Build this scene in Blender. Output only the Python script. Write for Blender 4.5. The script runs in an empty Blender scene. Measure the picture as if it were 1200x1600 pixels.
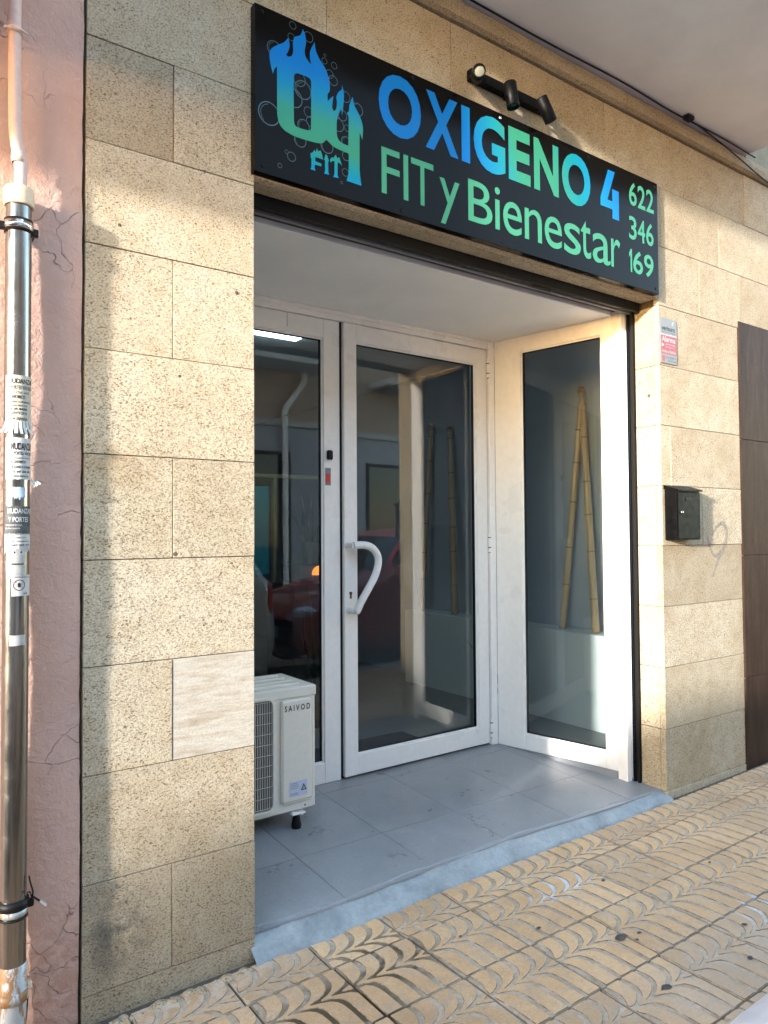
import bpy, bmesh, math, random, os
from mathutils import Vector, Matrix
random.seed(7)
R = math.radians
scene = bpy.context.scene
col = scene.collection

# ------------------------------------------------------------------ camera, world, sun, exposure
cam_d = bpy.data.cameras.new('camera'); cam = bpy.data.objects.new('camera', cam_d); col.objects.link(cam)
cam_d.sensor_fit = 'HORIZONTAL'; cam_d.sensor_width = 36.0; cam_d.lens = 36.0*1147.55/1200.0
cam_d.clip_start = 0.02; cam_d.clip_end = 500
yaw, pitch, roll = 0.618859, 0.029527, -0.006407
fw = Vector((math.sin(yaw)*math.cos(pitch), math.cos(yaw)*math.cos(pitch), math.sin(pitch)))
rt = Vector((math.cos(yaw), -math.sin(yaw), 0)); up = rt.cross(fw)
rr = math.cos(roll)*rt + math.sin(roll)*up; uu = -math.sin(roll)*rt + math.cos(roll)*up
cam.matrix_world = Matrix(((rr.x, uu.x, -fw.x, 0.0), (rr.y, uu.y, -fw.y, -2.15713), (rr.z, uu.z, -fw.z, 1.22), (0, 0, 0, 1)))
scene.camera = cam
scene.render.engine = 'CYCLES'; scene.cycles.caustics_reflective = False; scene.cycles.caustics_refractive = False
scene.cycles.max_bounces = 8; scene.cycles.diffuse_bounces = 3; scene.cycles.glossy_bounces = 4; scene.cycles.transmission_bounces = 4; scene.cycles.transparent_max_bounces = 12
scene.render.resolution_x = 768; scene.render.resolution_y = 1024

SUN = Vector((3.35, 1.0, -0.60)).normalized()          # direction the light travels
elev = math.asin(-SUN.z)
world = bpy.data.worlds.new('World'); scene.world = world; world.use_nodes = True
wn = world.node_tree.nodes; wl = world.node_tree.links
sky = wn.new('ShaderNodeTexSky'); sky.sky_type = 'NISHITA'; sky.sun_disc = False
sky.sun_elevation = elev; sky.sun_rotation = math.atan2(-SUN.x, -SUN.y)
sky.air_density = 1.0; sky.dust_density = 0.35; sky.ozone_density = 0.8
bg = wn['Background']; bg.inputs['Strength'].default_value = 0.15
wl.new(sky.outputs[0], bg.inputs[0])
sun_d = bpy.data.lights.new('sun', 'SUN'); sun = bpy.data.objects.new('sun', sun_d); col.objects.link(sun)
sun_d.energy = 1.25; sun_d.angle = R(2.0); sun_d.color = (1.0, 0.95, 0.88)
sun.rotation_euler = SUN.to_track_quat('-Z', 'Y').to_euler()
sun.location = (-10, -6, 8)
scene.view_settings.view_transform = 'Standard'; scene.view_settings.look = 'None'
scene.view_settings.gamma = 1.0; scene.view_settings.exposure = 3.4

# ------------------------------------------------------------------ helpers
class MB:
    def __init__(s): s.v = []; s.f = []; s.m = []; s.sm = []
    def add(s, vs, fs, mi=0, smooth=False):
        b = len(s.v); s.v += [tuple(p) for p in vs]
        for f in fs: s.f.append([b+i for i in f]); s.m.append(mi); s.sm.append(smooth)
        return s
    def box(s, x0, x1, y0, y1, z0, z1, mi=0):
        return s.add([(x0,y0,z0),(x1,y0,z0),(x1,y1,z0),(x0,y1,z0),(x0,y0,z1),(x1,y0,z1),(x1,y1,z1),(x0,y1,z1)],
            [(0,3,2,1),(4,5,6,7),(0,1,5,4),(1,2,6,5),(2,3,7,6),(3,0,4,7)], mi)
    def cbox(s, x0, x1, y0, y1, z0, z1, c=0.003, mi=0):
        """box with every edge chamfered"""
        vs = []; idx = {}
        X = (x0, x1); Y = (y0, y1); Z = (z0, z1)
        for i in (0,1):
            for j in (0,1):
                for k in (0,1):
                    p = (X[i], Y[j], Z[k]); d = (c if i == 0 else -c, c if j == 0 else -c, c if k == 0 else -c)
                    for a in range(3):
                        q = [p[n] + (d[n] if n != a else 0) for n in range(3)]
                        idx[(i,j,k,a)] = len(vs); vs.append(q)
        fs = []
        def quad(l): fs.append([idx[t] for t in l])
        for i in (0,1): quad([(i,0,0,0),(i,1,0,0),(i,1,1,0),(i,0,1,0)][::(1 if i else -1)])
        for j in (0,1): quad([(0,j,0,1),(1,j,0,1),(1,j,1,1),(0,j,1,1)][::(-1 if j else 1)])
        for k in (0,1): quad([(0,0,k,2),(1,0,k,2),(1,1,k,2),(0,1,k,2)][::(1 if k else -1)])
        for j in (0,1):
            for k in (0,1): quad([(0,j,k,1),(1,j,k,1),(1,j,k,2),(0,j,k,2)])
        for i in (0,1):
            for k in (0,1): quad([(i,0,k,0),(i,1,k,0),(i,1,k,2),(i,0,k,2)])
        for i in (0,1):
            for j in (0,1): quad([(i,j,0,0),(i,j,1,0),(i,j,1,1),(i,j,0,1)])
        for i in (0,1):
            for j in (0,1):
                for k in (0,1): fs.append([idx[(i,j,k,0)], idx[(i,j,k,1)], idx[(i,j,k,2)]])
        return s.add(vs, fs, mi)
    def tube(s, pts, r, n=12, cap=True, mi=0, smooth=True):
        pts = [Vector(p) for p in pts]; rad = r if isinstance(r, (list, tuple)) else [r]*len(pts)
        vs = []; prev = None
        for i, p in enumerate(pts):
            t = (pts[min(i+1, len(pts)-1)] - pts[max(i-1, 0)]).normalized()
            if prev is None:
                a = Vector((0,0,1)) if abs(t.z) < .9 else Vector((1,0,0)); u = t.cross(a).normalized()
            else:
                u = (prev - t*prev.dot(t)).normalized()
            prev = u; w = t.cross(u)
            for k in range(n):
                an = 2*math.pi*k/n; vs.append(p + (u*math.cos(an) + w*math.sin(an))*rad[i])
        fs = []
        for i in range(len(pts)-1):
            for k in range(n): fs.append((i*n+k, i*n+(k+1)%n, (i+1)*n+(k+1)%n, (i+1)*n+k))
        s.add(vs, fs, mi, smooth)
        if cap:
            m = (len(pts)-1)*n
            s.add([vs[k] for k in range(n)], [list(range(n))[::-1]], mi)
            s.add([vs[m+k] for k in range(n)], [list(range(n))], mi)
        return s
    def lathe(s, prof, c, axis, n=20, mi=0, smooth=True):
        """prof = [(distance along axis, radius)]"""
        ax = Vector(axis).normalized(); a = Vector((0,0,1)) if abs(ax.z) < .9 else Vector((1,0,0))
        u = ax.cross(a).normalized(); w = ax.cross(u); c = Vector(c); vs = []
        for d, r in prof:
            for k in range(n):
                an = 2*math.pi*k/n; vs.append(c + ax*d + (u*math.cos(an) + w*math.sin(an))*max(r, 1e-5))
        fs = [(i*n+k, i*n+(k+1)%n, (i+1)*n+(k+1)%n, (i+1)*n+k) for i in range(len(prof)-1) for k in range(n)]
        return s.add(vs, fs, mi, smooth)
    def prism(s, poly, y0, y1, mi=0):
        """polygon in (x, z), extruded along y from y0 (front) to y1"""
        n = len(poly); vs = [(p[0], y0, p[1]) for p in poly] + [(p[0], y1, p[1]) for p in poly]
        fs = [list(range(n)), list(range(n, 2*n))[::-1]] + [(i, i+n, (i+1) % n + n, (i+1) % n) for i in range(n)]
        return s.add(vs, fs, mi)
    def xf(s, M):
        s.v = [tuple(M @ Vector(p)) for p in s.v]; return s
    def build(s, name, mat, parent=None):
        me = bpy.data.meshes.new(name); me.from_pydata(s.v, [], s.f)
        for m in (mat if isinstance(mat, (list, tuple)) else [mat]): me.materials.append(m)
        for p, mi, sm in zip(me.polygons, s.m, s.sm): p.material_index = mi; p.use_smooth = sm
        bm = bmesh.new(); bm.from_mesh(me); bmesh.ops.recalc_face_normals(bm, faces=bm.faces); bm.to_mesh(me); bm.free()
        me.update()
        return link(name, me, parent)
def link(name, me, parent=None):
    o = bpy.data.objects.new(name, me); col.objects.link(o)
    if parent is not None: o.parent = parent
    return o
def tag(o, label=None, cat=None, group=None, kind=None):
    if label: o['label'] = label
    if cat: o['category'] = cat
    if group: o['group'] = group
    if kind: o['kind'] = kind
    return o
def empty(name, loc=(0,0,0)):
    o = bpy.data.objects.new(name, None); col.objects.link(o); o.location = loc; o.empty_display_size = .1
    return o
def under(o, root):
    """parent an object built in world coordinates to an unrotated root standing elsewhere"""
    o.parent = root; o.matrix_parent_inverse = Matrix.Translation(-Vector(root.location)); return o

# ------------------------------------------------------------------ materials
class NT:
    def __init__(s, name):
        s.mat = bpy.data.materials.new(name); s.mat.use_nodes = True; s.t = s.mat.node_tree; s.n = s.t.nodes; s.l = s.t.links
        s.b = s.n['Principled BSDF']; s.out = s.n['Material Output']
    def new(s, t, **kw):
        n = s.n.new(t)
        for k, v in kw.items(): setattr(n, k, v)
        return n
    def put(s, sock, v):
        if isinstance(v, bpy.types.NodeSocket): s.l.new(v, sock)
        elif isinstance(v, (tuple, list)) and len(v) == 3 and sock.type == 'RGBA': sock.default_value = (*v, 1)
        else: sock.default_value = v
    def pos(s): return s.new('ShaderNodeNewGeometry').outputs['Position']
    def obj(s): return s.new('ShaderNodeTexCoord').outputs['Object']
    def rnd(s): return s.new('ShaderNodeObjectInfo').outputs['Random']
    def scale(s, v, sc, loc=(0,0,0), rot=(0,0,0)):
        m = s.new('ShaderNodeMapping'); s.l.new(v, m.inputs[0]); m.inputs['Scale'].default_value = sc
        s.put(m.inputs['Location'], loc); m.inputs['Rotation'].default_value = rot; return m.outputs[0]
    def noise(s, v, sc, det=3, rough=.55, dist=0, w=None):
        n = s.new('ShaderNodeTexNoise'); 
        if w is not None: n.noise_dimensions = '4D'; s.put(n.inputs['W'], w)
        s.l.new(v, n.inputs['Vector']); n.inputs['Scale'].default_value = sc; n.inputs['Detail'].default_value = det
        n.inputs['Roughness'].default_value = rough; n.inputs['Distortion'].default_value = dist; return n.outputs[0]
    def voro(s, v, sc, feat='F1', rnd=1.0):
        n = s.new('ShaderNodeTexVoronoi', feature=feat); s.l.new(v, n.inputs['Vector']); n.inputs['Scale'].default_value = sc
        n.inputs['Randomness'].default_value = rnd; return n
    def ramp(s, v, st, interp='LINEAR'):
        n = s.new('ShaderNodeValToRGB'); s.put(n.inputs[0], v); e = n.color_ramp.elements; n.color_ramp.interpolation = interp
        while len(e) < len(st): e.new(0.5)
        for el, (p, c) in zip(e, st): el.position = p; el.color = (*c, 1) if isinstance(c, (tuple, list)) else (c, c, c, 1)
        return n.outputs[0]
    def mix(s, f, a, b, mode='MIX'):
        n = s.new('ShaderNodeMix', data_type='RGBA', blend_type=mode); s.put(n.inputs[0], f); s.put(n.inputs[6], a); s.put(n.inputs[7], b); return n.outputs[2]
    def math(s, op, a, b=0, c=0):
        n = s.new('ShaderNodeMath', operation=op); s.put(n.inputs[0], a); s.put(n.inputs[1], b); s.put(n.inputs[2], c); return n.outputs[0]
    def near(s, p, c, sc, fall=(0, 1)):
        """1 at c falling to 0 over an ellipsoid of half-axes sc"""
        n = s.new('ShaderNodeVectorMath', operation='SUBTRACT'); s.l.new(p, n.inputs[0]); n.inputs[1].default_value = c
        d = s.new('ShaderNodeVectorMath', operation='DIVIDE'); s.l.new(n.outputs[0], d.inputs[0]); d.inputs[1].default_value = sc
        L = s.new('ShaderNodeVectorMath', operation='LENGTH'); s.l.new(d.outputs[0], L.inputs[0])
        return s.ramp(L.outputs['Value'], [(fall[0], 1.0), (fall[1], 0.0)])
    def bump(s, h, strength=.3, dist=.01, prev=None):
        n = s.new('ShaderNodeBump'); s.l.new(h, n.inputs['Height']); n.inputs['Strength'].default_value = strength; n.inputs['Distance'].default_value = dist
        if prev is not None: s.l.new(prev, n.inputs['Normal'])
        s.l.new(n.outputs[0], s.b.inputs['Normal']); return n.outputs[0]
    def set(s, **kw):
        for k, v in kw.items(): s.put(s.b.inputs[k.replace('_', ' ')], v)
        return s.mat
def plain(name, c, rough=.5, metal=0.0, grain=0.0, gscale=60, bump=0.0, coat=0.0):
    t = NT(name); p = t.obj()
    t.set(Base_Color=c, Roughness=rough, Metallic=metal)
    if coat: t.b.inputs['Coat Weight'].default_value = coat
    if grain:
        n = t.noise(p, gscale, 4); lo = tuple(x*(1-grain) for x in c); hi = tuple(min(1, x*(1+grain)) for x in c)
        t.set(Base_Color=t.ramp(n, [(.3, lo), (.7, hi)]))
        n2 = t.noise(p, gscale*.13, 3); t.set(Roughness=t.ramp(n2, [(.3, max(.02, rough-.1)), (.7, min(1, rough+.12))]))
        if bump: t.bump(n, bump, .002)
    elif bump:
        t.bump(t.noise(p, gscale, 4), bump, .002)
    return t.mat

def m_stone(name='limestone', base=1.0, stain=True):
    t = NT(name); p0 = t.pos(); r = t.rnd()
    off = t.new('ShaderNodeCombineXYZ'); t.put(off.inputs[0], t.math('MULTIPLY', r, 31.0)); t.put(off.inputs[2], t.math('MULTIPLY', r, 17.0))
    va = t.new('ShaderNodeVectorMath', operation='ADD'); t.l.new(p0, va.inputs[0]); t.l.new(off.outputs[0], va.inputs[1]); p = va.outputs[0]
    big = t.noise(p, 3.4, 4, .65, .4); mid = t.noise(p, 15, 3, .65, .3)
    c = t.ramp(big, [(.28, (.35*base, .288*base, .203*base)), (.5, (.412*base, .355*base, .268*base)), (.75, (.45*base, .406*base, .33*base))])
    c = t.mix(t.math('MULTIPLY', t.ramp(mid, [(.45, 0.0), (.70, 1.0)]), .40), c, (.36*base, .28*base, .18*base))
    ps = t.scale(p, (1, 1, 1.8), rot=(0, R(26), 0))
    n1 = t.noise(ps, 128, 2, .55, .35); pit0 = t.ramp(n1, [(.36, 1.0), (.43, 0.0)])
    vd = t.voro(ps, 70); cd = t.new('ShaderNodeSeparateColor'); t.l.new(vd.outputs['Color'], cd.inputs[0])
    pit1 = t.math('MAXIMUM', pit0, t.math('MULTIPLY', t.ramp(vd.outputs['Distance'], [(.12, 1.0), (.26, 0.0)]), t.ramp(cd.outputs[1], [(.45, 0.0), (.6, 1.0)])))
    v = t.voro(p, 36); cellr = t.new('ShaderNodeSeparateColor'); t.l.new(v.outputs['Color'], cellr.inputs[0])
    pit3 = t.math('MULTIPLY', t.ramp(v.outputs['Distance'], [(.09, 1.0), (.17, 0.0)]), t.ramp(cellr.outputs[0], [(.80, 0.0), (.82, 1.0)]))
    dens = t.ramp(mid, [(.35, .55), (.6, 1.0)])
    fine = t.noise(p, 190, 3, .75); pit2 = t.ramp(fine, [(.34, 1.0), (.44, 0.0)])
    pits = t.math('MAXIMUM', t.math('MULTIPLY', t.math('MAXIMUM', pit1, t.math('MULTIPLY', pit2, .75)), dens), pit3)
    c = t.mix(.55, c, t.ramp(fine, [(.3, (.28, .25, .2)), (.7, (.80, .77, .70))]), 'OVERLAY')
    c = t.mix(1.0, c, t.ramp(r, [(0, (.84, .81, .77)), (.5, (.98, .97, .95)), (1, (1.12, 1.12, 1.13))]), 'MULTIPLY')
    c = t.mix(t.math('MULTIPLY', pits, .86), c, (.085, .06, .035))
    if stain:
        # soot on the low left block, rusty runs under joints, dirt towards the pavement line
        sn = t.ramp(t.noise(p0, 15, 4, .72), [(.37, 0.0), (.62, 1.0)])
        for ctr, sc, amt, colr in (((.60, 0, .11), (.15, .3, .20), .9, (.05, .047, .043)), ((.62, 0, 1.43), (.16, .3, .08), .6, (.30, .18, .07)), ((.74, 0, 2.28), (.34, .3, .13), .35, (.32, .22, .12)),
                                   ((3.42, 0, .12), (.26, .3, .22), .45, (.27, .17, .08)), ((3.20, .09, 1.25), (.1, .12, .12), .4, (.32, .20, .09)), ((.75, 0, .36), (.3, .3, .14), .25, (.30, .22, .13))):
            c = t.mix(t.math('MULTIPLY', t.math('MULTIPLY', t.near(p0, ctr, sc), sn), amt), c, colr)
    t.set(Base_Color=c, Roughness=.88)
    t.bump(t.math('SUBTRACT', t.math('MULTIPLY', fine, .4), pit0), .5, .0035)
    return t.mat
def m_veined():
    t = NT('veined_travertine'); p = t.scale(t.pos(), (1.0, 1, 9.0), rot=(0, R(-9), 0))
    n = t.noise(p, 5.5, 6, .7, .5); f = t.noise(t.pos(), 190, 3, .75); m = t.noise(t.scale(t.pos(), (1, 1, 3), rot=(0, R(-9), 0)), 22, 4, .7)
    c = t.ramp(n, [(.30, (.33, .265, .19)), (.45, (.41, .355, .28)), (.56, (.455, .41, .345)), (.70, (.38, .32, .245))])
    c = t.mix(.5, c, t.ramp(m, [(.3, (.36,)*3), (.7, (.64,)*3)]), 'OVERLAY'); c = t.mix(.4, c, t.ramp(f, [(.3, (.3,)*3), (.7, (.72,)*3)]), 'OVERLAY')
    t.set(Base_Color=c, Roughness=.85); t.bump(t.math('ADD', n, f), .3, .004); return t.mat
def m_pink():
    t = NT('pink_paint'); p = t.pos()
    n = t.noise(p, 4, 5, .65, .3); f = t.noise(p, 85, 4, .65, .4); m = t.noise(p, 26, 4, .6, .8)
    c = t.ramp(n, [(.25, (.48, .295, .232)), (.5, (.52, .335, .27)), (.78, (.57, .385, .32))])
    wv = t.new('ShaderNodeTexNoise'); t.l.new(p, wv.inputs['Vector']); wv.inputs['Scale'].default_value = 9; wv.inputs['Detail'].default_value = 4
    va = t.new('ShaderNodeVectorMath', operation='MULTIPLY_ADD'); t.l.new(wv.outputs['Color'], va.inputs[0]); va.inputs[1].default_value = (.16, .16, .16); t.l.new(p, va.inputs[2])
    v = t.voro(va.outputs[0], 6.5, 'DISTANCE_TO_EDGE')
    crack = t.math('MULTIPLY', t.ramp(v.outputs['Distance'], [(.0, 1.0), (.007, 0.0)]), t.ramp(t.noise(p, 4.1, 2), [(.47, 0.0), (.60, 1.0)]))
    c = t.mix(t.math('MULTIPLY', crack, .38), c, (.25, .145, .12))
    low = t.math('MULTIPLY', t.near(p, (.44, 0, -.02), (.3, .5, .26), (.5, 1)), t.ramp(m, [(.38, .15), (.62, 1.0)]))
    c = t.mix(t.math('MULTIPLY', low, .6), c, (.33, .17, .12))
    c = t.mix(t.math('MULTIPLY', t.ramp(t.noise(p, 60, 3, .7), [(.63, 0.0), (.7, 1.0)]), .35), c, (.62, .46, .42))
    t.set(Base_Color=c, Roughness=.72)
    h = t.math('ADD', t.math('MULTIPLY', m, .8), t.math('ADD', t.math('MULTIPLY', f, .35), t.math('MULTIPLY', crack, -1.0)))
    t.bump(h, .85, .009); return t.mat
def m_brown():
    t = NT('brown_cladding'); p = t.scale(t.pos(), (9, 9, 1.4)); w = t.math('MULTIPLY', t.rnd(), 20.0)
    n = t.noise(p, 2.0, 6, .7, .5, w=w); f = t.noise(t.pos(), 45, 4, .7)
    c = t.ramp(n, [(.25, (.022, .0115, .008)), (.5, (.038, .0215, .0155)), (.75, (.062, .039, .030))])
    c = t.mix(.35, c, t.ramp(f, [(.3, (.3, .3, .3)), (.75, (.72, .72, .72))]), 'OVERLAY')
    t.set(Base_Color=c, Roughness=.5, Specular_IOR_Level=.06); t.bump(f, .12, .002); return t.mat
def m_petal():
    t = NT('yellow_terrazzo_paving'); p = t.pos(); r = t.rnd()
    f = t.noise(p, 300, 3, .7); m = t.noise(p, 55, 4, .7, .5); b = t.noise(p, 5, 4, .6)
    c = t.ramp(b, [(.28, (.50, .315, .165)), (.5, (.61, .395, .215)), (.75, (.67, .475, .295))])
    c = t.mix(.55, c, t.ramp(f, [(.28, (.26, .22, .18)), (.72, (.76, .73, .69))]), 'OVERLAY')
    c = t.mix(t.math('MULTIPLY', t.ramp(m, [(.50, 0.0), (.68, 1.0)]), .55), c, (.35, .275, .21))
    c = t.mix(t.math('MULTIPLY', t.ramp(t.noise(p, 13, 4, .75, .6), [(.52, 0.0), (.70, 1.0)]), .55), c, (.40, .33, .27))
    c = t.mix(1.0, c, t.ramp(r, [(0, (.80, .80, .82)), (.4, (.96, .95, .94)), (1, (1.08, 1.06, 1.02))]), 'MULTIPLY')
    wear = t.math('MULTIPLY', t.near(p, (2.25, -.95, -.1), (.9, .26, .4), (.3, 1)), t.ramp(t.noise(p, 9, 4, .7), [(.3, .2), (.6, 1.0)]))
    c = t.mix(t.math('MULTIPLY', wear, .6), c, (.42, .345, .28))
    edge = t.math('MULTIPLY', t.near(p, (.75, -.05, -.12), (.5, .13, .3), (.2, 1)), t.ramp(t.noise(p, 24, 4, .7, .6), [(.42, 0.0), (.6, 1.0)]))
    c = t.mix(t.math('MULTIPLY', edge, .75), c, (.56, .50, .45))
    t.set(Base_Color=c, Roughness=.68); t.bump(t.math('ADD', t.math('MULTIPLY', f, .4), m), .25, .003); return t.mat
def m_groove():
    t = NT('paving_groove'); p = t.pos(); m = t.noise(p, 60, 4, .7, .5); b = t.noise(p, 9, 4, .7, .4)
    c = t.ramp(b, [(.3, (.33, .25, .175)), (.5, (.45, .345, .245)), (.72, (.54, .43, .33))])
    c = t.mix(.45, c, t.ramp(m, [(.3, (.25, .25, .25)), (.72, (.75, .75, .75))]), 'OVERLAY')
    st = t.math('MULTIPLY', t.math('MAXIMUM', t.near(p, (1.10, -.40, -.11), (.26, .22, .5), (.55, 1)), t.near(p, (1.36, -.26, -.11), (.20, .20, .5), (.45, 1))), t.ramp(t.noise(p, 7, 3), [(.36, 0.0), (.48, 1.0)]))
    c = t.mix(t.math('MULTIPLY', st, .94), c, (.070, .040, .012))
    wh = t.math('MULTIPLY', t.math('MAXIMUM', t.near(p, (2.14, -.27, -.1), (.20, .10, .5), (.4, 1)), t.near(p, (2.62, -.80, -.1), (.2, .1, .5), (.4, 1))), t.ramp(t.noise(p, 14, 3), [(.4, 0.0), (.5, 1.0)]))
    c = t.mix(t.math('MULTIPLY', wh, .8), c, (.70, .70, .74))
    t.set(Base_Color=c, Roughness=.85); t.bump(m, .4, .003); return t.mat
def m_edge():
    t = NT('worn_dirty_edge'); p = t.pos(); n = t.noise(p, 26, 4, .75, .5)
    t.set(Base_Color=t.ramp(n, [(.38, (.13, .095, .065)), (.52, (.30, .225, .15)), (.62, (.46, .36, .25))]), Roughness=.85); return t.mat
def m_floor(name, c0, c1, rough=.35):
    t = NT(name); p = t.pos(); w = t.math('MULTIPLY', t.rnd(), 20.0)
    n = t.noise(p, 5, 5, .65, .4, w=w); f = t.noise(p, 70, 3, .6)
    c = t.ramp(n, [(.3, c0), (.7, c1)]); c = t.mix(.2, c, t.ramp(f, [(.3, (.35,)*3), (.7, (.65,)*3)]), 'OVERLAY')
    sp = t.ramp(t.noise(p, 38, 2), [(.72, 0.0), (.75, 1.0)]); c = t.mix(t.math('MULTIPLY', sp, .5), c, (.06, .06, .06))
    t.set(Base_Color=c, Roughness=t.ramp(n, [(.3, rough), (.7, rough+.2)])); t.bump(f, .06, .002); return t.mat
def m_ramp():
    t = NT('painted_cement'); p = t.pos(); n = t.noise(p, 7, 5, .7, .6); f = t.noise(p, 60, 4, .7, .3)
    c = t.ramp(n, [(.25, (.16, .18, .19)), (.5, (.25, .282, .298)), (.75, (.335, .365, .38))])
    c = t.mix(.3, c, t.ramp(f, [(.3, (.3,)*3), (.7, (.7,)*3)]), 'OVERLAY')
    sc = t.ramp(t.noise(t.scale(p, (1, 3, 3)), 16, 4, .7, 1.0), [(.70, 0.0), (.74, 1.0)]); c = t.mix(t.math('MULTIPLY', sc, .6), c, (.07, .075, .08))
    lt = t.ramp(t.noise(t.scale(p, (1, 2, 1), (5, 0, 0)), 26, 4, .7, .8), [(.68, 0.0), (.73, 1.0)]); c = t.mix(t.math('MULTIPLY', lt, .5), c, (.42, .44, .44))
    t.set(Base_Color=c, Roughness=.55); t.bump(t.math('ADD', n, t.math('MULTIPLY', f, .3)), .4, .006); return t.mat
def m_glass(name='window_glass', tint=(.85, .885, .885), ior=1.52, film=False):
    t = NT(name); t.n.remove(t.b)
    tr = t.new('ShaderNodeBsdfTransparent'); tr.inputs[0].default_value = (*tint, 1)
    gl = t.new('ShaderNodeBsdfGlossy'); gl.inputs['Color'].default_value = (1, 1, 1, 1); gl.inputs['Roughness'].default_value = 0.0
    fr = t.new('ShaderNodeFresnel'); bf = t.new('ShaderNodeNewGeometry').outputs['Backfacing']; t.put(fr.inputs[0], t.math('ADD', ior, t.math('MULTIPLY', bf, 1/ior-ior)))   # same reflectance from either side of the sheet
    mx = t.new('ShaderNodeMixShader'); t.l.new(fr.outputs[0], mx.inputs[0]); t.l.new(tr.outputs[0], mx.inputs[1]); t.l.new(gl.outputs[0], mx.inputs[2])
    # a thin film of dust, thicker in smears and towards the foot of the pane
    df = t.new('ShaderNodeBsdfDiffuse'); df.inputs['Color'].default_value = (.6, .58, .55, 1); p = t.pos()
    n = t.noise(t.scale(p, (1, 1, .45)), 7, 5, .7, .8); mx2 = t.new('ShaderNodeMixShader'); t.l.new(t.ramp(n, [(.40, .0), (.75, .009)]), mx2.inputs[0])
    t.l.new(mx.outputs[0], mx2.inputs[1]); t.l.new(df.outputs[0], mx2.inputs[2]); t.l.new(mx2.outputs[0], t.out.inputs['Surface']); return t.mat
def m_steel():
    t = NT('stainless_steel'); p = t.pos()
    n = t.noise(t.scale(p, (60, 60, 1.5)), 2, 4, .6); d = t.noise(p, 12, 5, .7, .4)
    c = t.ramp(n, [(.3, (.20, .19, .175)), (.7, (.33, .315, .29))]); c = t.mix(t.math('MULTIPLY', t.ramp(d, [(.5, 0.0), (.7, 1.0)]), .45), c, (.26, .24, .21))
    t.set(Base_Color=c, Metallic=1.0, Roughness=t.ramp(d, [(.3, .13), (.7, .30)])); return t.mat
def m_rusty():
    t = NT('galvanised_rusty'); p = t.pos(); n = t.noise(t.scale(p, (14, 14, 5)), 1.6, 5, .7, .6)
    f = t.ramp(n, [(.47, 0.0), (.53, 1.0)])
    t.set(Base_Color=t.mix(f, (.45, .49, .52), (.25, .13, .05)), Metallic=t.math('SUBTRACT', .55, t.math('MULTIPLY', f, .55)), Roughness=.55); t.bump(n, .3, .004); return t.mat
def m_bamboo():
    t = NT('bamboo'); p = t.obj(); n = t.noise(t.scale(p, (30, 30, 1.2)), 2.2, 4, .6); b = t.noise(p, 3, 3)
    c = t.ramp(n, [(.3, (.40, .265, .13)), (.7, (.58, .42, .235))]); c = t.mix(t.math('MULTIPLY', b, .5), c, (.33, .20, .09))
    t.set(Base_Color=c, Roughness=.35); return t.mat
def m_gradx(name, st, rough=.28):
    t = NT(name); p = t.new('ShaderNodeSeparateXYZ'); t.l.new(t.pos(), p.inputs[0])
    v = t.math('ADD', p.outputs[0], t.math('MULTIPLY', t.math('SUBTRACT', p.outputs[2], 2.79), .35))
    v = t.math('DIVIDE', t.math('SUBTRACT', v, 1.5), 1.4)
    t.set(Base_Color=t.ramp(v, st), Roughness=rough); return t.mat
def m_gradz(name, z0, z1, st, rough=.28):
    t = NT(name); p = t.new('ShaderNodeSeparateXYZ'); t.l.new(t.pos(), p.inputs[0])
    v = t.math('DIVIDE', t.math('SUBTRACT', p.outputs[2], z0), z1-z0)
    t.set(Base_Color=t.ramp(v, st), Roughness=rough); return t.mat
def m_paintwall(name, c, amt=.12, rough=.7, sc=3):
    t = NT(name); p = t.pos(); n = t.noise(p, sc, 5, .65, .3); f = t.noise(p, 120, 3)
    t.set(Base_Color=t.ramp(n, [(.3, tuple(x*(1-amt) for x in c)), (.7, tuple(min(1, x*(1+amt*.6)) for x in c))]), Roughness=rough)
    t.bump(t.math('ADD', n, t.math('MULTIPLY', f, .2)), .15, .004); return t.mat
def m_asphalt():
    t = NT('asphalt'); p = t.pos(); f = t.noise(p, 140, 3, .7); n = t.noise(p, .9, 4)
    c = t.ramp(n, [(.3, (.070, .070, .071)), (.7, (.095, .093, .091))]); c = t.mix(.5, c, t.ramp(f, [(.3, (.2,)*3), (.7, (.8,)*3)]), 'OVERLAY')
    t.set(Base_Color=c, Roughness=.85); t.bump(f, .4, .004); return t.mat
def m_emit(name, c, s):
    t = NT(name); t.set(Base_Color=c, Emission_Color=c, Emission_Strength=s, Roughness=.4); return t.mat

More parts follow.
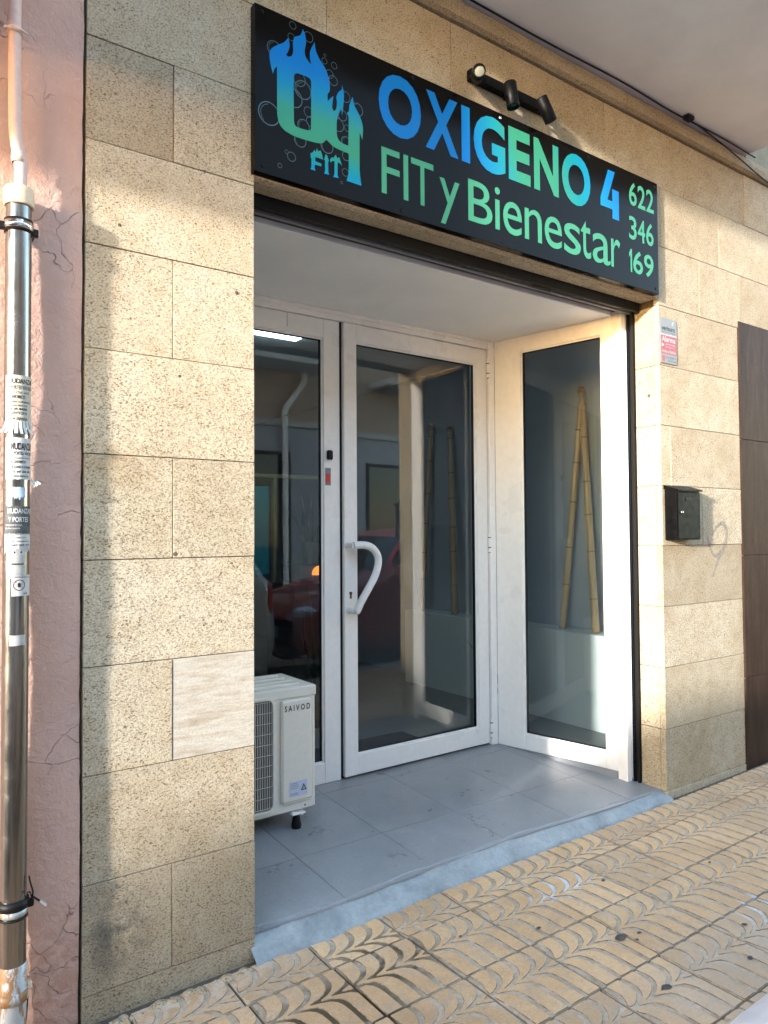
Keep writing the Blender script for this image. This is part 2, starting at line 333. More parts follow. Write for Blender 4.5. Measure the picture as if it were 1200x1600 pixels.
def dull(m, s):
    m.node_tree.nodes['Principled BSDF'].inputs['Specular IOR Level'].default_value = s; return m
BLUE = (.002, .150, .46); GREEN = (.038, .26, .155); TEAL = (.005, .25, .29); CYAN = (.003, .23, .47)
M = dict(
    stone=m_stone(), vein=m_veined(), pale=m_stone('pale_limestone', 1.18, False), core=plain('dark_mortar', (.10, .075, .05), .9, grain=.3),
    moulding=m_stone('moulding_stone', .82, False),
    pink=m_pink(), brown=m_brown(), petal=m_petal(), groove=m_groove(), joint=plain('joint_dirt', (.085, .07, .055), .9, grain=.5, gscale=90),
    tile=m_floor('grey_floor_tile', (.225, .229, .236), (.305, .309, .317), .24), ftile=m_floor('interior_tile', (.16, .16, .16), (.21, .21, .21)), ramp=m_ramp(),
    glass=m_glass(), white=plain('white_lacquered_frame', (.87, .83, .78), .32, grain=.03, gscale=30),
    ceil=m_paintwall('white_ceiling_paint', (.82, .82, .82), .08, .6, 2), balc=m_paintwall('balcony_paint', (.88, .88, .89), .11, .75, 1.6),
    black=plain('black_rubber', (.003, .003, .0035), .55), blackm=plain('black_powder_coat', (.0022, .0022, .0024), .45, grain=.25, gscale=300),
    shutter=plain('shutter_dark', (.006, .006, .007), .5, grain=.3), signb=plain('gloss_black_sign', (.0045, .0038, .0034), .14),
    row1=m_gradx('lettering_blue_green', [(.0, BLUE), (.30, BLUE), (.43, (.012, .25, .31)), (.50, GREEN), (.66, GREEN), (.76, TEAL), (.88, CYAN), (1, BLUE)]),
    row2=plain('lettering_green', (.055, .285, .165), .28),
    logo=m_gradz('emblem_gradient', 2.44, 2.92, [(0, CYAN), (.10, TEAL), (.22, GREEN), (.40, (.036, .265, .19)), (.56, (.005, .215, .385)), (.72, BLUE)]),
    ring=plain('bubble_print', (.04, .085, .09), .3), steel=m_steel(), rusty=m_rusty(), cream=plain('cream_plastic', (.66, .50, .34), .5, grain=.08),
    pinkpipe=plain('painted_pipe', (.60, .44, .39), .45, grain=.08), bamboo=m_bamboo(), bnode=plain('bamboo_node', (.24, .15, .06), .5),
    ac=plain('beige_enamel', (.76, .70, .60), .42, grain=.03), acd=plain('dark_grille_recess', (.10, .09, .08), .7), acw=plain('grille_wire', (.46, .43, .38), .45),
    ink=plain('black_ink', (.012, .012, .014), .5), paper=plain('white_paper', (.46, .455, .44), .75, grain=.1, gscale=40), cpaper=plain('cream_paper', (.44, .41, .34), .75, grain=.12, gscale=40),
    bpaper=plain('worn_black_paper', (.05, .055, .06), .7, grain=.5, gscale=60), blpaper=plain('torn_blue_paper', (.36, .46, .58), .75, grain=.3, gscale=60), wink=plain('white_ink', (.45, .45, .45), .6),
    tape=plain('sticker_residue', (.33, .33, .325), .5, grain=.2, gscale=50),
    red=plain('faded_red_print', (.33, .07, .085), .5, grain=.1), redv=plain('red_print', (.55, .05, .03), .5), pgrey=plain('grey_plate', (.20, .205, .21), .4, grain=.06),
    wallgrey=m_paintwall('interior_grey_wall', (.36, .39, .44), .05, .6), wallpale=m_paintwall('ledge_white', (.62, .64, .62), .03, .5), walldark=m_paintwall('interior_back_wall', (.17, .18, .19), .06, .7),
    mat=plain('black_door_mat', (.012, .013, .018), .95, grain=.4, gscale=200), leaf=plain('dark_leaf', (.02, .055, .02), .4, grain=.4, gscale=20), teal=plain('teal_panel', (.01, .30, .38), .6), pot=plain('dark_pot', (.02, .019, .018), .6), beige=plain('beige_rail', (.30, .25, .15), .6),
    lampo=m_emit('orange_lamp', (1.0, .22, .02), .22), tube=m_emit('ceiling_panel_light', (.62, .86, 1.0), 2.2), lens=plain('spot_lens', (.16, .16, .12), .25), lensd=plain('spot_lens_off', (.02, .05, .045), .12),
    hole=plain('keyhole_brass', (.06, .045, .02), .5, metal=.6), chrome=plain('chrome', (.7, .7, .7), .12, metal=1.0),
    asphalt=m_asphalt(), kerb=plain('granite_kerb', (.30, .29, .275), .8, grain=.3, gscale=160, bump=.3), concrete=m_paintwall('pavement_bed', (.26, .22, .175), .2, .9, 6), bed=m_paintwall('joint_bed', (.095, .078, .06), .4, .9, 30),
    edge=m_edge())

dull(M['signb'], .07); dull(M['blackm'], .12)
for k_ in ('black', 'shutter'): dull(M[k_], .3)
for k_ in ('row1', 'row2', 'logo'): dull(M[k_], .12)

# traced emblem and lettering layout, metres on the sign face (x, z)
LOGO_OUT= [(1.078, 2.723), (1.068, 2.758), (1.066, 2.791), (1.078, 2.811), (1.098, 2.828), (1.119, 2.844), (1.135, 2.866), (1.14, 2.842), (1.135, 2.822), (1.126, 2.804), (1.135, 2.802), (1.147, 2.809), (1.153, 2.828), (1.152, 2.855), (1.159, 2.878), (1.18, 2.892), (1.19, 2.917), (1.199, 2.9), (1.202, 2.874), (1.197, 2.849), (1.199, 2.829), (1.21, 2.815), (1.221, 2.808), (1.217, 2.83), (1.218, 2.853), (1.235, 2.89), (1.24, 2.862), (1.255, 2.837), (1.275, 2.817), (1.289, 2.79), (1.295, 2.761), (1.293, 2.739), (1.286, 2.729), (1.286, 2.703), (1.297, 2.717), (1.309, 2.729), (1.306, 2.706), (1.304, 2.686), (1.311, 2.677), (1.32, 2.687), (1.323, 2.712), (1.321, 2.731), (1.331, 2.752), (1.343, 2.764), (1.344, 2.781), (1.352, 2.754), (1.35, 2.713), (1.344, 2.672), (1.341, 2.698), (1.333, 2.68), (1.323, 2.649), (1.322, 2.602), (1.328, 2.584), (1.344, 2.575), (1.369, 2.574), (1.371, 2.677), (1.363, 2.688), (1.372, 2.697), (1.375, 2.722), (1.388, 2.754), (1.396, 2.725), (1.417, 2.696), (1.431, 2.66), (1.428, 2.611), (1.421, 2.629), (1.417, 2.635), (1.416, 2.503), (1.423, 2.447), (1.361, 2.448), (1.369, 2.474), (1.371, 2.547), (1.349, 2.547), (1.312, 2.551), (1.292, 2.561), (1.28, 2.568), (1.267, 2.553), (1.25, 2.546), (1.211, 2.542), (1.16, 2.541), (1.126, 2.547), (1.106, 2.559), (1.096, 2.579), (1.093, 2.604), (1.093, 2.753), (1.084, 2.742)]
LOGO_HOLE= [(1.155, 2.746), (1.165, 2.757), (1.181, 2.759), (1.207, 2.759), (1.219, 2.754), (1.221, 2.739), (1.22, 2.589), (1.215, 2.579), (1.198, 2.576), (1.168, 2.575), (1.158, 2.58), (1.155, 2.594)]
LOGO_F= [(1.218, 2.484), (1.218, 2.502), (1.228, 2.509), (1.232, 2.518), (1.237, 2.511), (1.243, 2.527), (1.247, 2.516), (1.256, 2.524), (1.263, 2.509), (1.267, 2.493), (1.256, 2.495), (1.236, 2.494), (1.236, 2.48), (1.26, 2.478), (1.26, 2.469), (1.234, 2.468), (1.233, 2.458), (1.237, 2.447), (1.218, 2.447), (1.221, 2.459), (1.221, 2.489)]
LOGO_I= [(1.27, 2.496), (1.278, 2.518), (1.285, 2.51), (1.29, 2.496), (1.287, 2.493), (1.287, 2.458), (1.291, 2.449), (1.271, 2.447), (1.274, 2.458), (1.274, 2.493)]
LOGO_T= [(1.294, 2.503), (1.303, 2.514), (1.307, 2.511), (1.317, 2.526), (1.323, 2.516), (1.332, 2.522), (1.343, 2.494), (1.335, 2.501), (1.325, 2.502), (1.324, 2.457), (1.329, 2.448), (1.307, 2.446), (1.312, 2.458), (1.312, 2.503), (1.303, 2.5), (1.297, 2.492)]
LOGO_RINGS= [(1.064, 2.587, 0.039), (1.152, 2.915, 0.013), (1.084, 2.809, 0.027), (1.146, 2.873, 0.013), (1.212, 2.899, 0.018), (1.276, 2.861, 0.005), (1.274, 2.84, 0.011), (1.313, 2.838, 0.012), (1.295, 2.802, 0.015), (1.309, 2.784, 0.018), (1.359, 2.744, 0.02), (1.408, 2.715, 0.024), (1.345, 2.674, 0.02), (1.328, 2.635, 0.024), (1.365, 2.635, 0.012), (1.36, 2.584, 0.02), (1.175, 2.741, 0.025), (1.19, 2.709, 0.032), (1.156, 2.67, 0.032), (1.211, 2.641, 0.018), (1.192, 2.587, 0.023), (1.22, 2.611, 0.018), (1.179, 2.534, 0.023), (1.283, 2.546, 0.025), (1.146, 2.469, 0.016), (1.128, 2.48, 0.007), (1.103, 2.427, 0.008), (1.357, 2.476, 0.014), (1.341, 2.436, 0.005), (1.36, 2.534, 0.016)]
ROW1= [('O', 1.5, 1.694), ('X', 1.716, 1.879), ('I', 1.896, 1.94), ('G', 1.96, 2.134), ('E', 2.153, 2.281), ('N', 2.303, 2.457), ('O', 2.479, 2.67), ('4', 2.74, 2.877)]
ROW2= [('F', 1.511, 1.592), ('I', 1.61, 1.632), ('T', 1.645, 1.752), ('y', 1.782, 1.883), ('B', 1.928, 2.058), ('i', 2.072, 2.101), ('e', 2.118, 2.226), ('n', 2.243, 2.347), ('e', 2.364, 2.474), ('s', 2.487, 2.598), ('t', 2.599, 2.668), ('a', 2.679, 2.806), ('r', 2.811, 2.879)]
# ------------------------------------------------------------------ ground
def zp(x): return -.13 + .014*x
road = MB().add([(-70,-60,-.27-.98),(70,-60,-.27+.98),(70,40,-.27+.98),(-70,40,-.27-.98)], [(0,1,2,3)]).build('road', M['asphalt']); tag(road, kind='structure')
def slope_slab(x0, x1, y0, y1, top, thick):
    return MB().add([(x0,y0,zp(x0)+top),(x1,y0,zp(x1)+top),(x1,y1,zp(x1)+top),(x0,y1,zp(x0)+top),(x0,y0,zp(x0)-thick),(x1,y0,zp(x1)-thick),(x1,y1,zp(x1)-thick),(x0,y1,zp(x0)-thick)],
        [(0,1,2,3),(4,7,6,5),(0,4,5,1),(1,5,6,2),(2,6,7,3),(3,7,4,0)])
pave = slope_slab(-30, 40, -1.50, .20, -.008, .2).build('pavement', M['bed']); tag(pave, kind='structure')
k = MB()
for i in range(70):
    x = -30+i; b = slope_slab(x+.004, x+.996, -1.66, -1.504, .004, .2); k.add(b.v, b.f)
tag(k.build('kerb', M['kerb']), kind='structure')
k = slope_slab(-30, 40, -9.0, -7.5, 0, .3); tag(k.build('pavement_opposite', M['concrete']), kind='structure')

GUM = plain('trodden_gum', (.055, .05, .05), .6, grain=.3)
TX, TY = .2835, .277
GV = [(0,0),(.03,.004),(.055,.002),(.075,-.008),(.09,-.024),(.100,-.044),(.108,-.072),(.112,-.072),(.120,-.046),(.130,-.022),(.145,-.009),(.165,-.003),(.20,0),(.277,0)]
def gfun(v):
    v = max(0, min(.277, v))
    for (a, b), (c, d) in zip(GV, GV[1:]):
        if v <= c: return b + (d-b)*(v-a)/(c-a)
    return 0
def wfun(v):
    K = [(0,.013),(.05,.019),(.085,.020),(.108,.036),(.118,.030),(.14,.021),(.17,.017),(.277,.015)]
    for (a, b), (c, d) in zip(K, K[1:]):
        if v <= c: return b + (d-b)*(max(v,0)-a)/(c-a)
    return K[-1][1]
def paving_mesh(length, phase):
    """relief paving tile: joint-to-joint in x (0..TX), running from y=0 down to y=-length"""
    b = MB(); g = .0036
    b.cbox(g, TX-g, -length+g, -g, -.02, 0, .0015, 1)
    ys = sorted(set([.004, length-.004] + [v for v, _ in GV if .004 < v < length-.004] + [.155, .185] ))
    ys = [v for v in ys if .004 <= v <= length-.004]
    sp = TX/4; h = .0026; lo, hi = g+.0015, TX-g-.0015
    for i in range(-1, 6):
        L = []; Rr = []
        for v in ys:
            a = i*sp + phase + gfun(v) + wfun(v)/2; c = (i+1)*sp + phase + gfun(v) - wfun(v)/2
            L.append(min(max(a, lo), hi)); Rr.append(min(max(c, lo), hi))
        runs = []; cur = []
        for j in range(len(ys)):
            if Rr[j]-L[j] > .002: cur.append(j)
            else:
                if len(cur) > 1: runs.append(cur)
                cur = []
        if len(cur) > 1: runs.append(cur)
        for run in runs:
            e = .0016
            top = [(min(L[j]+e, (L[j]+Rr[j])/2), -ys[j], h) for j in run] + [(max(Rr[j]-e, (L[j]+Rr[j])/2), -ys[j], h) for j in run]
            bot = [(L[j], -ys[j], 0) for j in run] + [(Rr[j], -ys[j], 0) for j in run]
            n = len(run); vs = top + bot; fs = []
            for q in range(n-1):
                fs += [(q+1, q, 2*n+q, 2*n+q+1), (n+q, n+q+1, 3*n+q+1, 3*n+q)]
            fs += [(0, n, 3*n, 2*n), (2*n-1, n-1, 3*n-1, 4*n-1)]
            b.add(vs, [(q, q+1, n+q+1, n+q) for q in range(n-1)], 0); b.add(vs, fs, 2)
    me = bpy.data.meshes.new('paving_tile'); me.from_pydata(b.v, [], b.f); me.materials.append(M['petal']); me.materials.append(M['groove']); me.materials.append(M['edge'])
    for p, mi in zip(me.polygons, b.m): p.material_index = mi
    bm = bmesh.new(); bm.from_mesh(me); bmesh.ops.recalc_face_normals(bm, faces=bm.faces); bm.to_mesh(me); bm.free(); return me
full = [paving_mesh(TY, ph) for ph in (-.004, .006, .015)]; cut = [paving_mesh(.165, ph) for ph in (-.004, .008)]; plainrow = paving_mesh(.215, .002)
rows = [(-.030, cut), (-.195, full), (-.472, full), (-.749, full), (-1.026, full), (-1.303, [plainrow])]
for ri, (y0, ms) in enumerate(rows):
    for ci in range(-6, 22):
        x = 1.192 + ci*TX + (ri % 3)*.006; me = ms[(ci*7+ri*3) % len(ms)]
        o = link('paving_tile', me, pave); o.location = (x, y0, zp(x) + random.uniform(-.0012, .0012))
        o.rotation_euler = (random.uniform(-.003, .003), -math.atan(.014)+random.uniform(-.003, .003), random.uniform(-.003, .003))
for x, y, r in [(2.03,-.62,.020),(2.30,-.34,.008),(1.92,-.86,.014),(2.06,-.66,.006),(2.10,-.64,.007),(1.86,-.42,.008),(2.42,-.82,.009),(2.25,-.93,.010),(2.62,-1.05,.010),(1.62,-.30,.005),(2.75,-.5,.006)]:
    b = MB(); n = 20; ph = random.uniform(0, 6)
    ring = [(x+r*(1+.12*math.sin(2*a*.314+ph)+.08*math.sin(3*a*.314+ph*2))*math.cos(a*2*math.pi/n)*1.15, y+r*.85*(1+.12*math.sin(2*a*.314+ph))*math.sin(a*2*math.pi/n), zp(x)+.0046) for a in range(n)]
    b.add(ring+[(x+(p[0]-x)*.7, y+(p[1]-y)*.7, zp(x)+.0062) for p in ring]+[(x, y, zp(x)+.0064)], [(i, (i+1) % n, (i+1) % n+n, i+n) for i in range(n)]+[(i+n, (i+1) % n+n, 2*n) for i in range(n)], 0, True); b.build('gum_spot', GUM, pave)
# recess floor (falls slightly to the street) and the painted cement ramp in front of it
def zf(y): return -.05*(.97-y)/.97
floor = MB().add([(.8,.075,zf(.075)-.006),(3.3,.075,zf(.075)-.006),(3.3,1.05,-.006),(.8,1.05,-.006)], [(0,1,2,3)]).build('floor', M['joint']); tag(floor, kind='structure')
def bk(x): return .040 + .012*math.sin(x*3.1+1) + .006*math.sin(x*11+2) + .004*math.sin(x*31)
def toe(x): return -.046 + .020*min(1, max(0, (x-1.3)/.8)) + .005*math.sin(x*19) + .004*math.sin(x*47+1)
xs = [.80, .99, 1.39, 1.79, 2.19, 2.59, 2.99, 3.30]; ys = [None, .385, .87, 1.06]
for i in range(7):
    for j in range(3):
        g = .0014; x0, x1 = xs[i]+g, xs[i+1]-g; ya, yb = (bk(x0)+.002, bk(x1)+.002) if j == 0 else (ys[j]+g, ys[j]+g); y1 = ys[j+1]-g
        MB().add([(x0,ya,zf(ya)),(x1,yb,zf(yb)),(x1,y1,zf(y1)),(x0,y1,zf(y1)),(x0-g*.4,ya-g*.4,zf(ya)-.006),(x1+g*.4,yb-g*.4,zf(yb)-.006),(x1+g*.4,y1+g*.4,zf(y1)-.006),(x0-g*.4,y1+g*.4,zf(y1)-.006)],
            [(0,1,2,3),(0,4,5,1),(1,5,6,2),(2,6,7,3),(3,7,4,0)]).build('floor_tile', M['tile'], floor)
# painted cement ramp with a hand-trowelled edge, lapping over the tile edge
b = MB(); nx = 90; x0, x1 = 1.012, 3.235; n = 8; P = []
for i in range(nx+1):
    x = x0+(x1-x0)*i/nx; a = bk(x)+.016; e = toe(x); zt = zf(a)+.0022; zb = zp(x)+.0035
    for k in range(n-1):
        t = k/(n-2); y = a+(e-a)*t; s_ = t**1.05
        P.append((x, y, zt+(zb-zt)*s_ + .0016*math.sin(x*23+k*1.7)*math.sin(math.pi*t)))
    P.append((x, e-.001, zb-.05))
ro = b.add(P, [(i*n+j, (i+1)*n+j, (i+1)*n+j+1, i*n+j+1) for i in range(nx) for j in range(n-1)], 0, True).build('threshold_ramp', M['ramp']); tag(ro, kind='structure')
b = MB()
for i in range(26):
    x = .52+i*.019+random.uniform(-.006,.006); y = -.030-random.uniform(0,.028); s_ = random.uniform(.012,.026)
    b.lathe([(0,s_),(s_*.3,s_*.75),(s_*.42,0)], (x,y,zp(x)-.004), (0,0,1), 7)
tag(b.build('mortar_crumbs', M['pale']), 'grey mortar smeared along the foot of the left stone pillar', 'mortar', kind='stuff')

# ------------------------------------------------------------------ the shop building
shop = empty('shop_building'); tag(shop, 'shop front faced with pitted beige limestone around a recessed white glazed entrance', 'building')
b = MB()
b.box(.512, 1.020, .020, .165, -.3, 2.40); b.box(3.235, 3.945, .020, .165, -.3, 2.40); b.box(.512, 8.0, .022, .130, 2.40, 3.245)
b.box(.512, 8.0, .02, .30, 3.34, 6.8); b.box(3.945, 8.0, .03, .165, -.3, 2.40)
b.build('wall', M['core'], shop)
def stone(x0, x1, z0, z1, mat='stone', dy=None):
    d = random.uniform(-.0018, .0018) if dy is None else dy
    return MB().cbox(x0+.0012, x1-.0012, d, .030, z0+.0012, z1-.0012, .0011).build('stone_block', M[mat], shop)
zc = lambda k: 2.651-.3*k
XL, XR = .507, 1.027
for k in range(-1, 9):
    z1, z0 = zc(k), zc(k+1)
    if k % 2 == 0 and k >= 0:
        stone(XL, .760, z0, z1); stone(.760, XR, z0, z1, 'vein' if k == 6 else 'stone')
    else: stone(XL, XR, z0, z1)
stone(XL, XR, -.145, -.049)
X1, X2 = 3.222, 3.955
for k in range(1, 9):
    z1, z0 = zc(k), zc(k+1)
    if k == 3: stone(X1, 3.303, z0, z1, 'pale'); stone(3.303, X2, z0, z1)
    elif k == 4: stone(X1, 3.576, z0, z1); stone(3.576, X2, z0, z1)
    else: stone(X1, X2, z0, z1)
stone(X1, X2, -.145, -.049)
# inner return of the right pillar and of the left pillar
for k in range(1, 9):
    z1, z0 = zc(k), zc(k+1)
    z1 = min(z1, 2.379)
    MB().cbox(3.2225, 3.25, .0315, .140, z0+.0012, z1-.0012, .002).build('stone_block', M['stone'], shop)
    MB().cbox(1.000, 1.0265, .0315, .140, z0+.0012, z1-.0012, .002).build('stone_block', M['stone'], shop)
MB().cbox(3.2225, 3.25, .0315, .140, -.12, -.050, .002).build('stone_block', M['stone'], shop)
MB().cbox(1.000, 1.0265, .0315, .140, -.145, -.050, .002).build('stone_block', M['stone'], shop)
# courses over the opening and on to the right
def course(xs_, z0, z1):
    for a, c in zip(xs_, xs_[1:]): stone(a, c, z0, z1)
course([XR, 1.60, 2.20, 2.80, X1], 2.380, 2.651)
course([X1, 3.584, 3.985, 4.58, 5.2, 5.8, 6.4, 7.0, 7.6], 2.351, 2.651)
course([XR, 1.60, 2.20, 2.80, 3.25, 3.78, 4.33, 4.93, 5.53, 6.13, 6.73, 7.33], 2.651, 2.951)
course([XL, .752, 1.303, 1.875, 2.434, 2.82, 3.46, 4.05, 4.65, 5.25, 5.85, 6.45, 7.05], 2.951, 3.242)
for a, c in zip([1.030, 1.62, 2.23, 2.79, 3.2215], [1.62, 2.23, 2.79, 3.2215]):      # soffit under the sign
    MB().cbox(a+.001, c-.001, .032, .100, 2.381, 2.402, .002).build('soffit_slab', M['stone'], shop)
for a, c in zip([XL, 1.29, 2.17, 2.95, 3.75, 4.6, 5.5], [1.29, 2.17, 2.95, 3.75, 4.6, 5.5, 6.4]):
    bb = MB(); prof = [(.03, 3.246), (-.012, 3.246), (-.030, 3.256), (-.034, 3.290), (-.026, 3.318), (-.012, 3.338), (.03, 3.340)]
    n = len(prof); vs = [(a+.001, y, z) for y, z in prof] + [(c-.001, y, z) for y, z in prof]
    bb.add(vs, [(i, (i+1) % n, (i+1) % n+n, i+n) for i in range(n)] + [list(range(n))[::-1], list(range(n, 2*n))]).build('moulding', M['moulding'], shop)
# stone cladding going on above the moulding where the balcony ends
course([4.085, 4.68, 5.28, 5.88, 6.48], 3.345, 3.66); course([4.085, 4.38, 4.98, 5.58, 6.18], 3.66, 3.97)
bal = MB().cbox(.72, 4.07, -.77, .018, 3.352, 3.53, .006).build('balcony', M['balc'], shop)
MB().box(.74, 4.05, -.75, -.66, 3.53, 4.45).box(.74, .83, -.66, .01, 3.53, 4.45).box(3.96, 4.05, -.66, .01, 3.53, 4.45).build('parapet', M['balc'], bal)
MB().box(.52, 7.6, -.003, .018, 4.5, 6.8).build('upper_wall', M['balc'], shop)
# drill holes and chips in the return
for x_, y_, z_, r_ in [(3.2215,.062,1.905,.010),(3.2215,.115,1.98,.004),(3.2215,.060,1.985,.004),(3.2215,.12,1.89,.004)]:
    MB().lathe([(0,r_),(.0006,r_*.9),(.0008,0)], (x_,y_,z_), (-1,0,0), 10).build('drill_hole', M['core'], shop)
for x_, z_, r_ in [(.768,1.163,.008),(.965,1.99,.006),(.78,1.70,.006),(.60,2.12,.005)]:
    MB().lathe([(0,r_),(.0006,r_*.8),(.0008,0)], (x_,-.0012,z_), (0,-1,0), 9).build('stone_pit', M['core'], shop)

# recess: ceiling, left wall, roller shutter, right jamb
MB().cbox(.80, 3.16, .235, .975, 2.342, 2.40, .004).build('recess_ceiling', M['ceil'], shop)
MB().box(.76, .80, .17, 1.0, -.05, 2.40).build('recess_wall', M['white'], shop)
sh = MB().cbox(1.005, 3.215, .104, .124, 2.335, 2.50, .003).cbox(1.005, 3.215, .128, .176, 2.352, 2.42, .004).cbox(1.005, 3.205, .180, .232, 2.362, 2.52, .004).build('roller_shutter', M['shutter'], shop)
MB().cbox(1.01, 3.21, .150, .166, 2.338, 2.3515, .002).build('bottom_bar', M['pgrey'], sh)
MB().cbox(2.45, 2.56, .108, .118, 2.322, 2.3345, .002).build('shutter_lug', M['black'], sh)
for a, c in ((3.205, 3.2235), (1.0255, 1.044)):
    MB().cbox(a, c, .142, .152, -.06, 2.36, .001).cbox(a, c, .168, .180, -.06, 2.36, .001).box(a+(.012 if a > 2 else 0), c-(0 if a > 2 else .012), .152, .168, -.06, 2.36).build('shutter_guide', M['black'], shop)
MB().cbox(3.168, 3.2035, .184, .250, -.045, 2.40, .003).build('jamb', M['white'], shop)
MB().add([(3.160,.240,-.055),(3.20,.240,-.055),(3.20,.99,-.03),(3.02,.99,-.03),(3.160,.240,-.001),(3.20,.240,-.001),(3.20,.99,-.001),(3.02,.99,-.001)], [(0,3,2,1),(4,5,6,7),(0,1,5,4),(1,2,6,5),(2,3,7,6),(3,0,4,7)]).build('plinth', M['tile'], shop)

# glazed door and the fixed window beside it
D = .97
def frame(x0, x1, z0, z1, sl, sr, sb, st, y0, y1, c=.003):
    b = MB(); e = .0004
    b.cbox(x0, x0+sl, y0, y1, z0, z1, c); b.cbox(x1-sr, x1, y0, y1, z0, z1, c)
    b.cbox(x0+sl-e, x1-sr+e, y0+e, y1-e, z0+e, z0+sb, c); b.cbox(x0+sl-e, x1-sr+e, y0+e, y1-e, z1-st, z1-e, c); return b
dr = frame(1.971, 2.968, .012, 2.290, .077, .085, .098, .090, D, D+.05).build('door', M['white'], shop); dr['label'] = 'white framed glass door leaf with bow handle'
bd = frame(2.0445, 2.8835, .1095, 2.2005, .010, .010, .010, .010, D+.008, D+.030, .002).build('glazing_bead', M['white'], dr)
frame(2.0540, 2.8740, .1190, 2.1910, .004, .004, .004, .004, D+.012, D+.032, .001).build('gasket', M['black'], dr)
pn_ = MB().box(-.415, .415, -.003, .003, .112, 2.198).build('pane', M['glass'], dr); pn_.location = (2.465, D+.026, 0); pn_.rotation_euler.z = R(1.7)
H = [(1.985,1.163),(2.026,1.165),(2.065,1.160),(2.099,1.143),(2.121,1.113),(2.127,1.08),(2.118,1.039),(2.099,.997),(2.071,.953),(2.044,.913),(2.020,.876),(2.006,.846),(1.998,.834)]
hp = [(1.985, D-.004, 1.163), (1.985, D-.03, 1.163)]
def crv(pts, n=4):
    out = []
    P = [pts[0]]+list(pts)+[pts[-1]]
    for i in range(1, len(P)-2):
        for k in range(n):
            t = k/n; a, b_, c, d = [Vector(P[i+j]) for j in (-1,0,1,2)]
            out.append(.5*((2*b_)+(c-a)*t+(2*a-5*b_+4*c-d)*t*t+(3*b_-a-3*c+d)*t**3))
    out.append(Vector(pts[-1])); return out
h3 = [(x, D-.060-.012*math.sin(math.pi*i/(len(H)-1)), z) for i, (x, z) in enumerate(H)]
MB().tube(crv(h3), .0190, 14).tube([(1.987,D-.006,1.163),(1.987,D-.062,1.163)], .0135, 12).tube([(1.996,D-.006,.836),(1.998,D-.066,.834)], .0135, 12).lathe([(0,.0175),(.004,.0175),(.006,.014)], (1.987,D,1.163), (0,-1,0), 16).lathe([(0,.0175),(.004,.0175),(.006,.014)], (1.996,D,.836), (0,-1,0), 16).build('handle', plain('cream_handle', (.80, .775, .725), .38, grain=.03), dr)
MB().lathe([(0,.0085),(.0025,.0085),(.003,0)], (2.006,D,.922), (0,-1,0), 12).cbox(2.0005,2.0115,D-.003,D,.895,.920,.001).build('keyhole', M['hole'], dr)
for z in (2.18, 1.165, .10):
    hb = MB().lathe([(-.055,.0085),(.055,.0085)], (2.972,D-.008,z), (0,0,1), 10).build('hinge', M['white'], dr)
    MB().lathe([(-.031,.0092),(-.026,.0092)], (2.972,D-.008,z), (0,0,1), 10).lathe([(.026,.0092),(.031,.0092)], (2.972,D-.008,z), (0,0,1), 10).lathe([(-.058,.006),(-.055,.0088)], (2.972,D-.008,z), (0,0,1), 10).build('hinge_gap', M['black'], hb)
MB().cbox(2.976, 3.022, D-.012, D+.06, .0, 2.342, .003).cbox(.80, 2.975, D-.006, D+.06, 2.294, 2.341, .003).cbox(1.4,2.974,D-.018,D-.006,2.322,2.341,.002).build('door_frame', M['white'], shop)
MB().box(1.9575, 1.9705, D+.004, D+.05, .01, 2.292).box(1.962,2.976,D+.02,D+.05,.0,.0115).build('door_gap', M['black'], shop)
fw_ = frame(.80, 1.9565, .0, 2.292, .08, .094, .100, .095, D-.001, D+.05).build('window', M['white'], shop); fw_['label'] = 'fixed white framed shop window behind the air conditioner'
frame(.879, 1.8635, .0985, 2.1985, .010, .010, .010, .010, D+.008, D+.030, .002).build('glazing_bead', M['white'], fw_)
frame(.8885, 1.854, .108, 2.189, .004, .004, .004, .004, D+.012, D+.032, .001).build('gasket', M['black'], fw_)
MB().box(.885, 1.858, D+.018, D+.024, .105, 2.192).build('pane', M['glass'], fw_)
MB().cbox(1.660, 1.6615, D-.0022, D, 2.22, 2.285, .0003).build('frame_seam', M['black'], fw_)
MB().cbox(1.876, 1.908, D-.020, D-.0015, 1.588, 1.636, .006).build('door_sensor', M['black'], fw_)
st = MB().box(1.870, 1.902, D-.0022, D-.001, 1.462, 1.548).build('alarm_sticker', M['pgrey'], fw_)
MB().box(1.872, 1.900, D-.0030, D-.0023, 1.474, 1.520).build('red_panel', M['redv'], st)

hg = Vector((2.972, D, 0)); dr.matrix_world = Matrix.Translation(hg) @ Matrix.Rotation(R(1.0), 4, 'Z') @ Matrix.Translation(-hg)      # left slightly ajar
# splayed side window on the right of the recess
A2, B2 = Vector((3.022, D-.010, 0)), Vector((3.164, .236, 0)); ln = (B2-A2).length; u2 = (B2-A2).normalized(); n2 = Vector((u2.y, -u2.x, 0))   # n2 points into the recess
if n2.x > 0: n2 = -n2
MS = Matrix(((u2.x, -n2.x, 0, A2.x), (u2.y, -n2.y, 0, A2.y), (0, 0, 1, 0), (0, 0, 0, 1)))     # local x along the pane, local y outwards to the shop
sw = frame(.0, ln, .0, 2.342, .178, .066, .085, .085, .0, .05).xf(MS).build('side_window', M['white'], shop); sw['label'] = 'tall splayed white framed window with bamboo behind it'
frame(.177, ln-.065, .084, 2.258, .010, .008, .010, .010, .008, .030, .002).xf(MS).build('glazing_bead', M['white'], sw)
frame(.1865, ln-.0725, .0935, 2.2485, .004, .004, .004, .004, .012, .032, .001).xf(MS).build('gasket', M['black'], sw)
MB().box(.183, ln-.070, .018, .024, .09, 2.252).xf(MS).build('pane', M['glass'], sw)

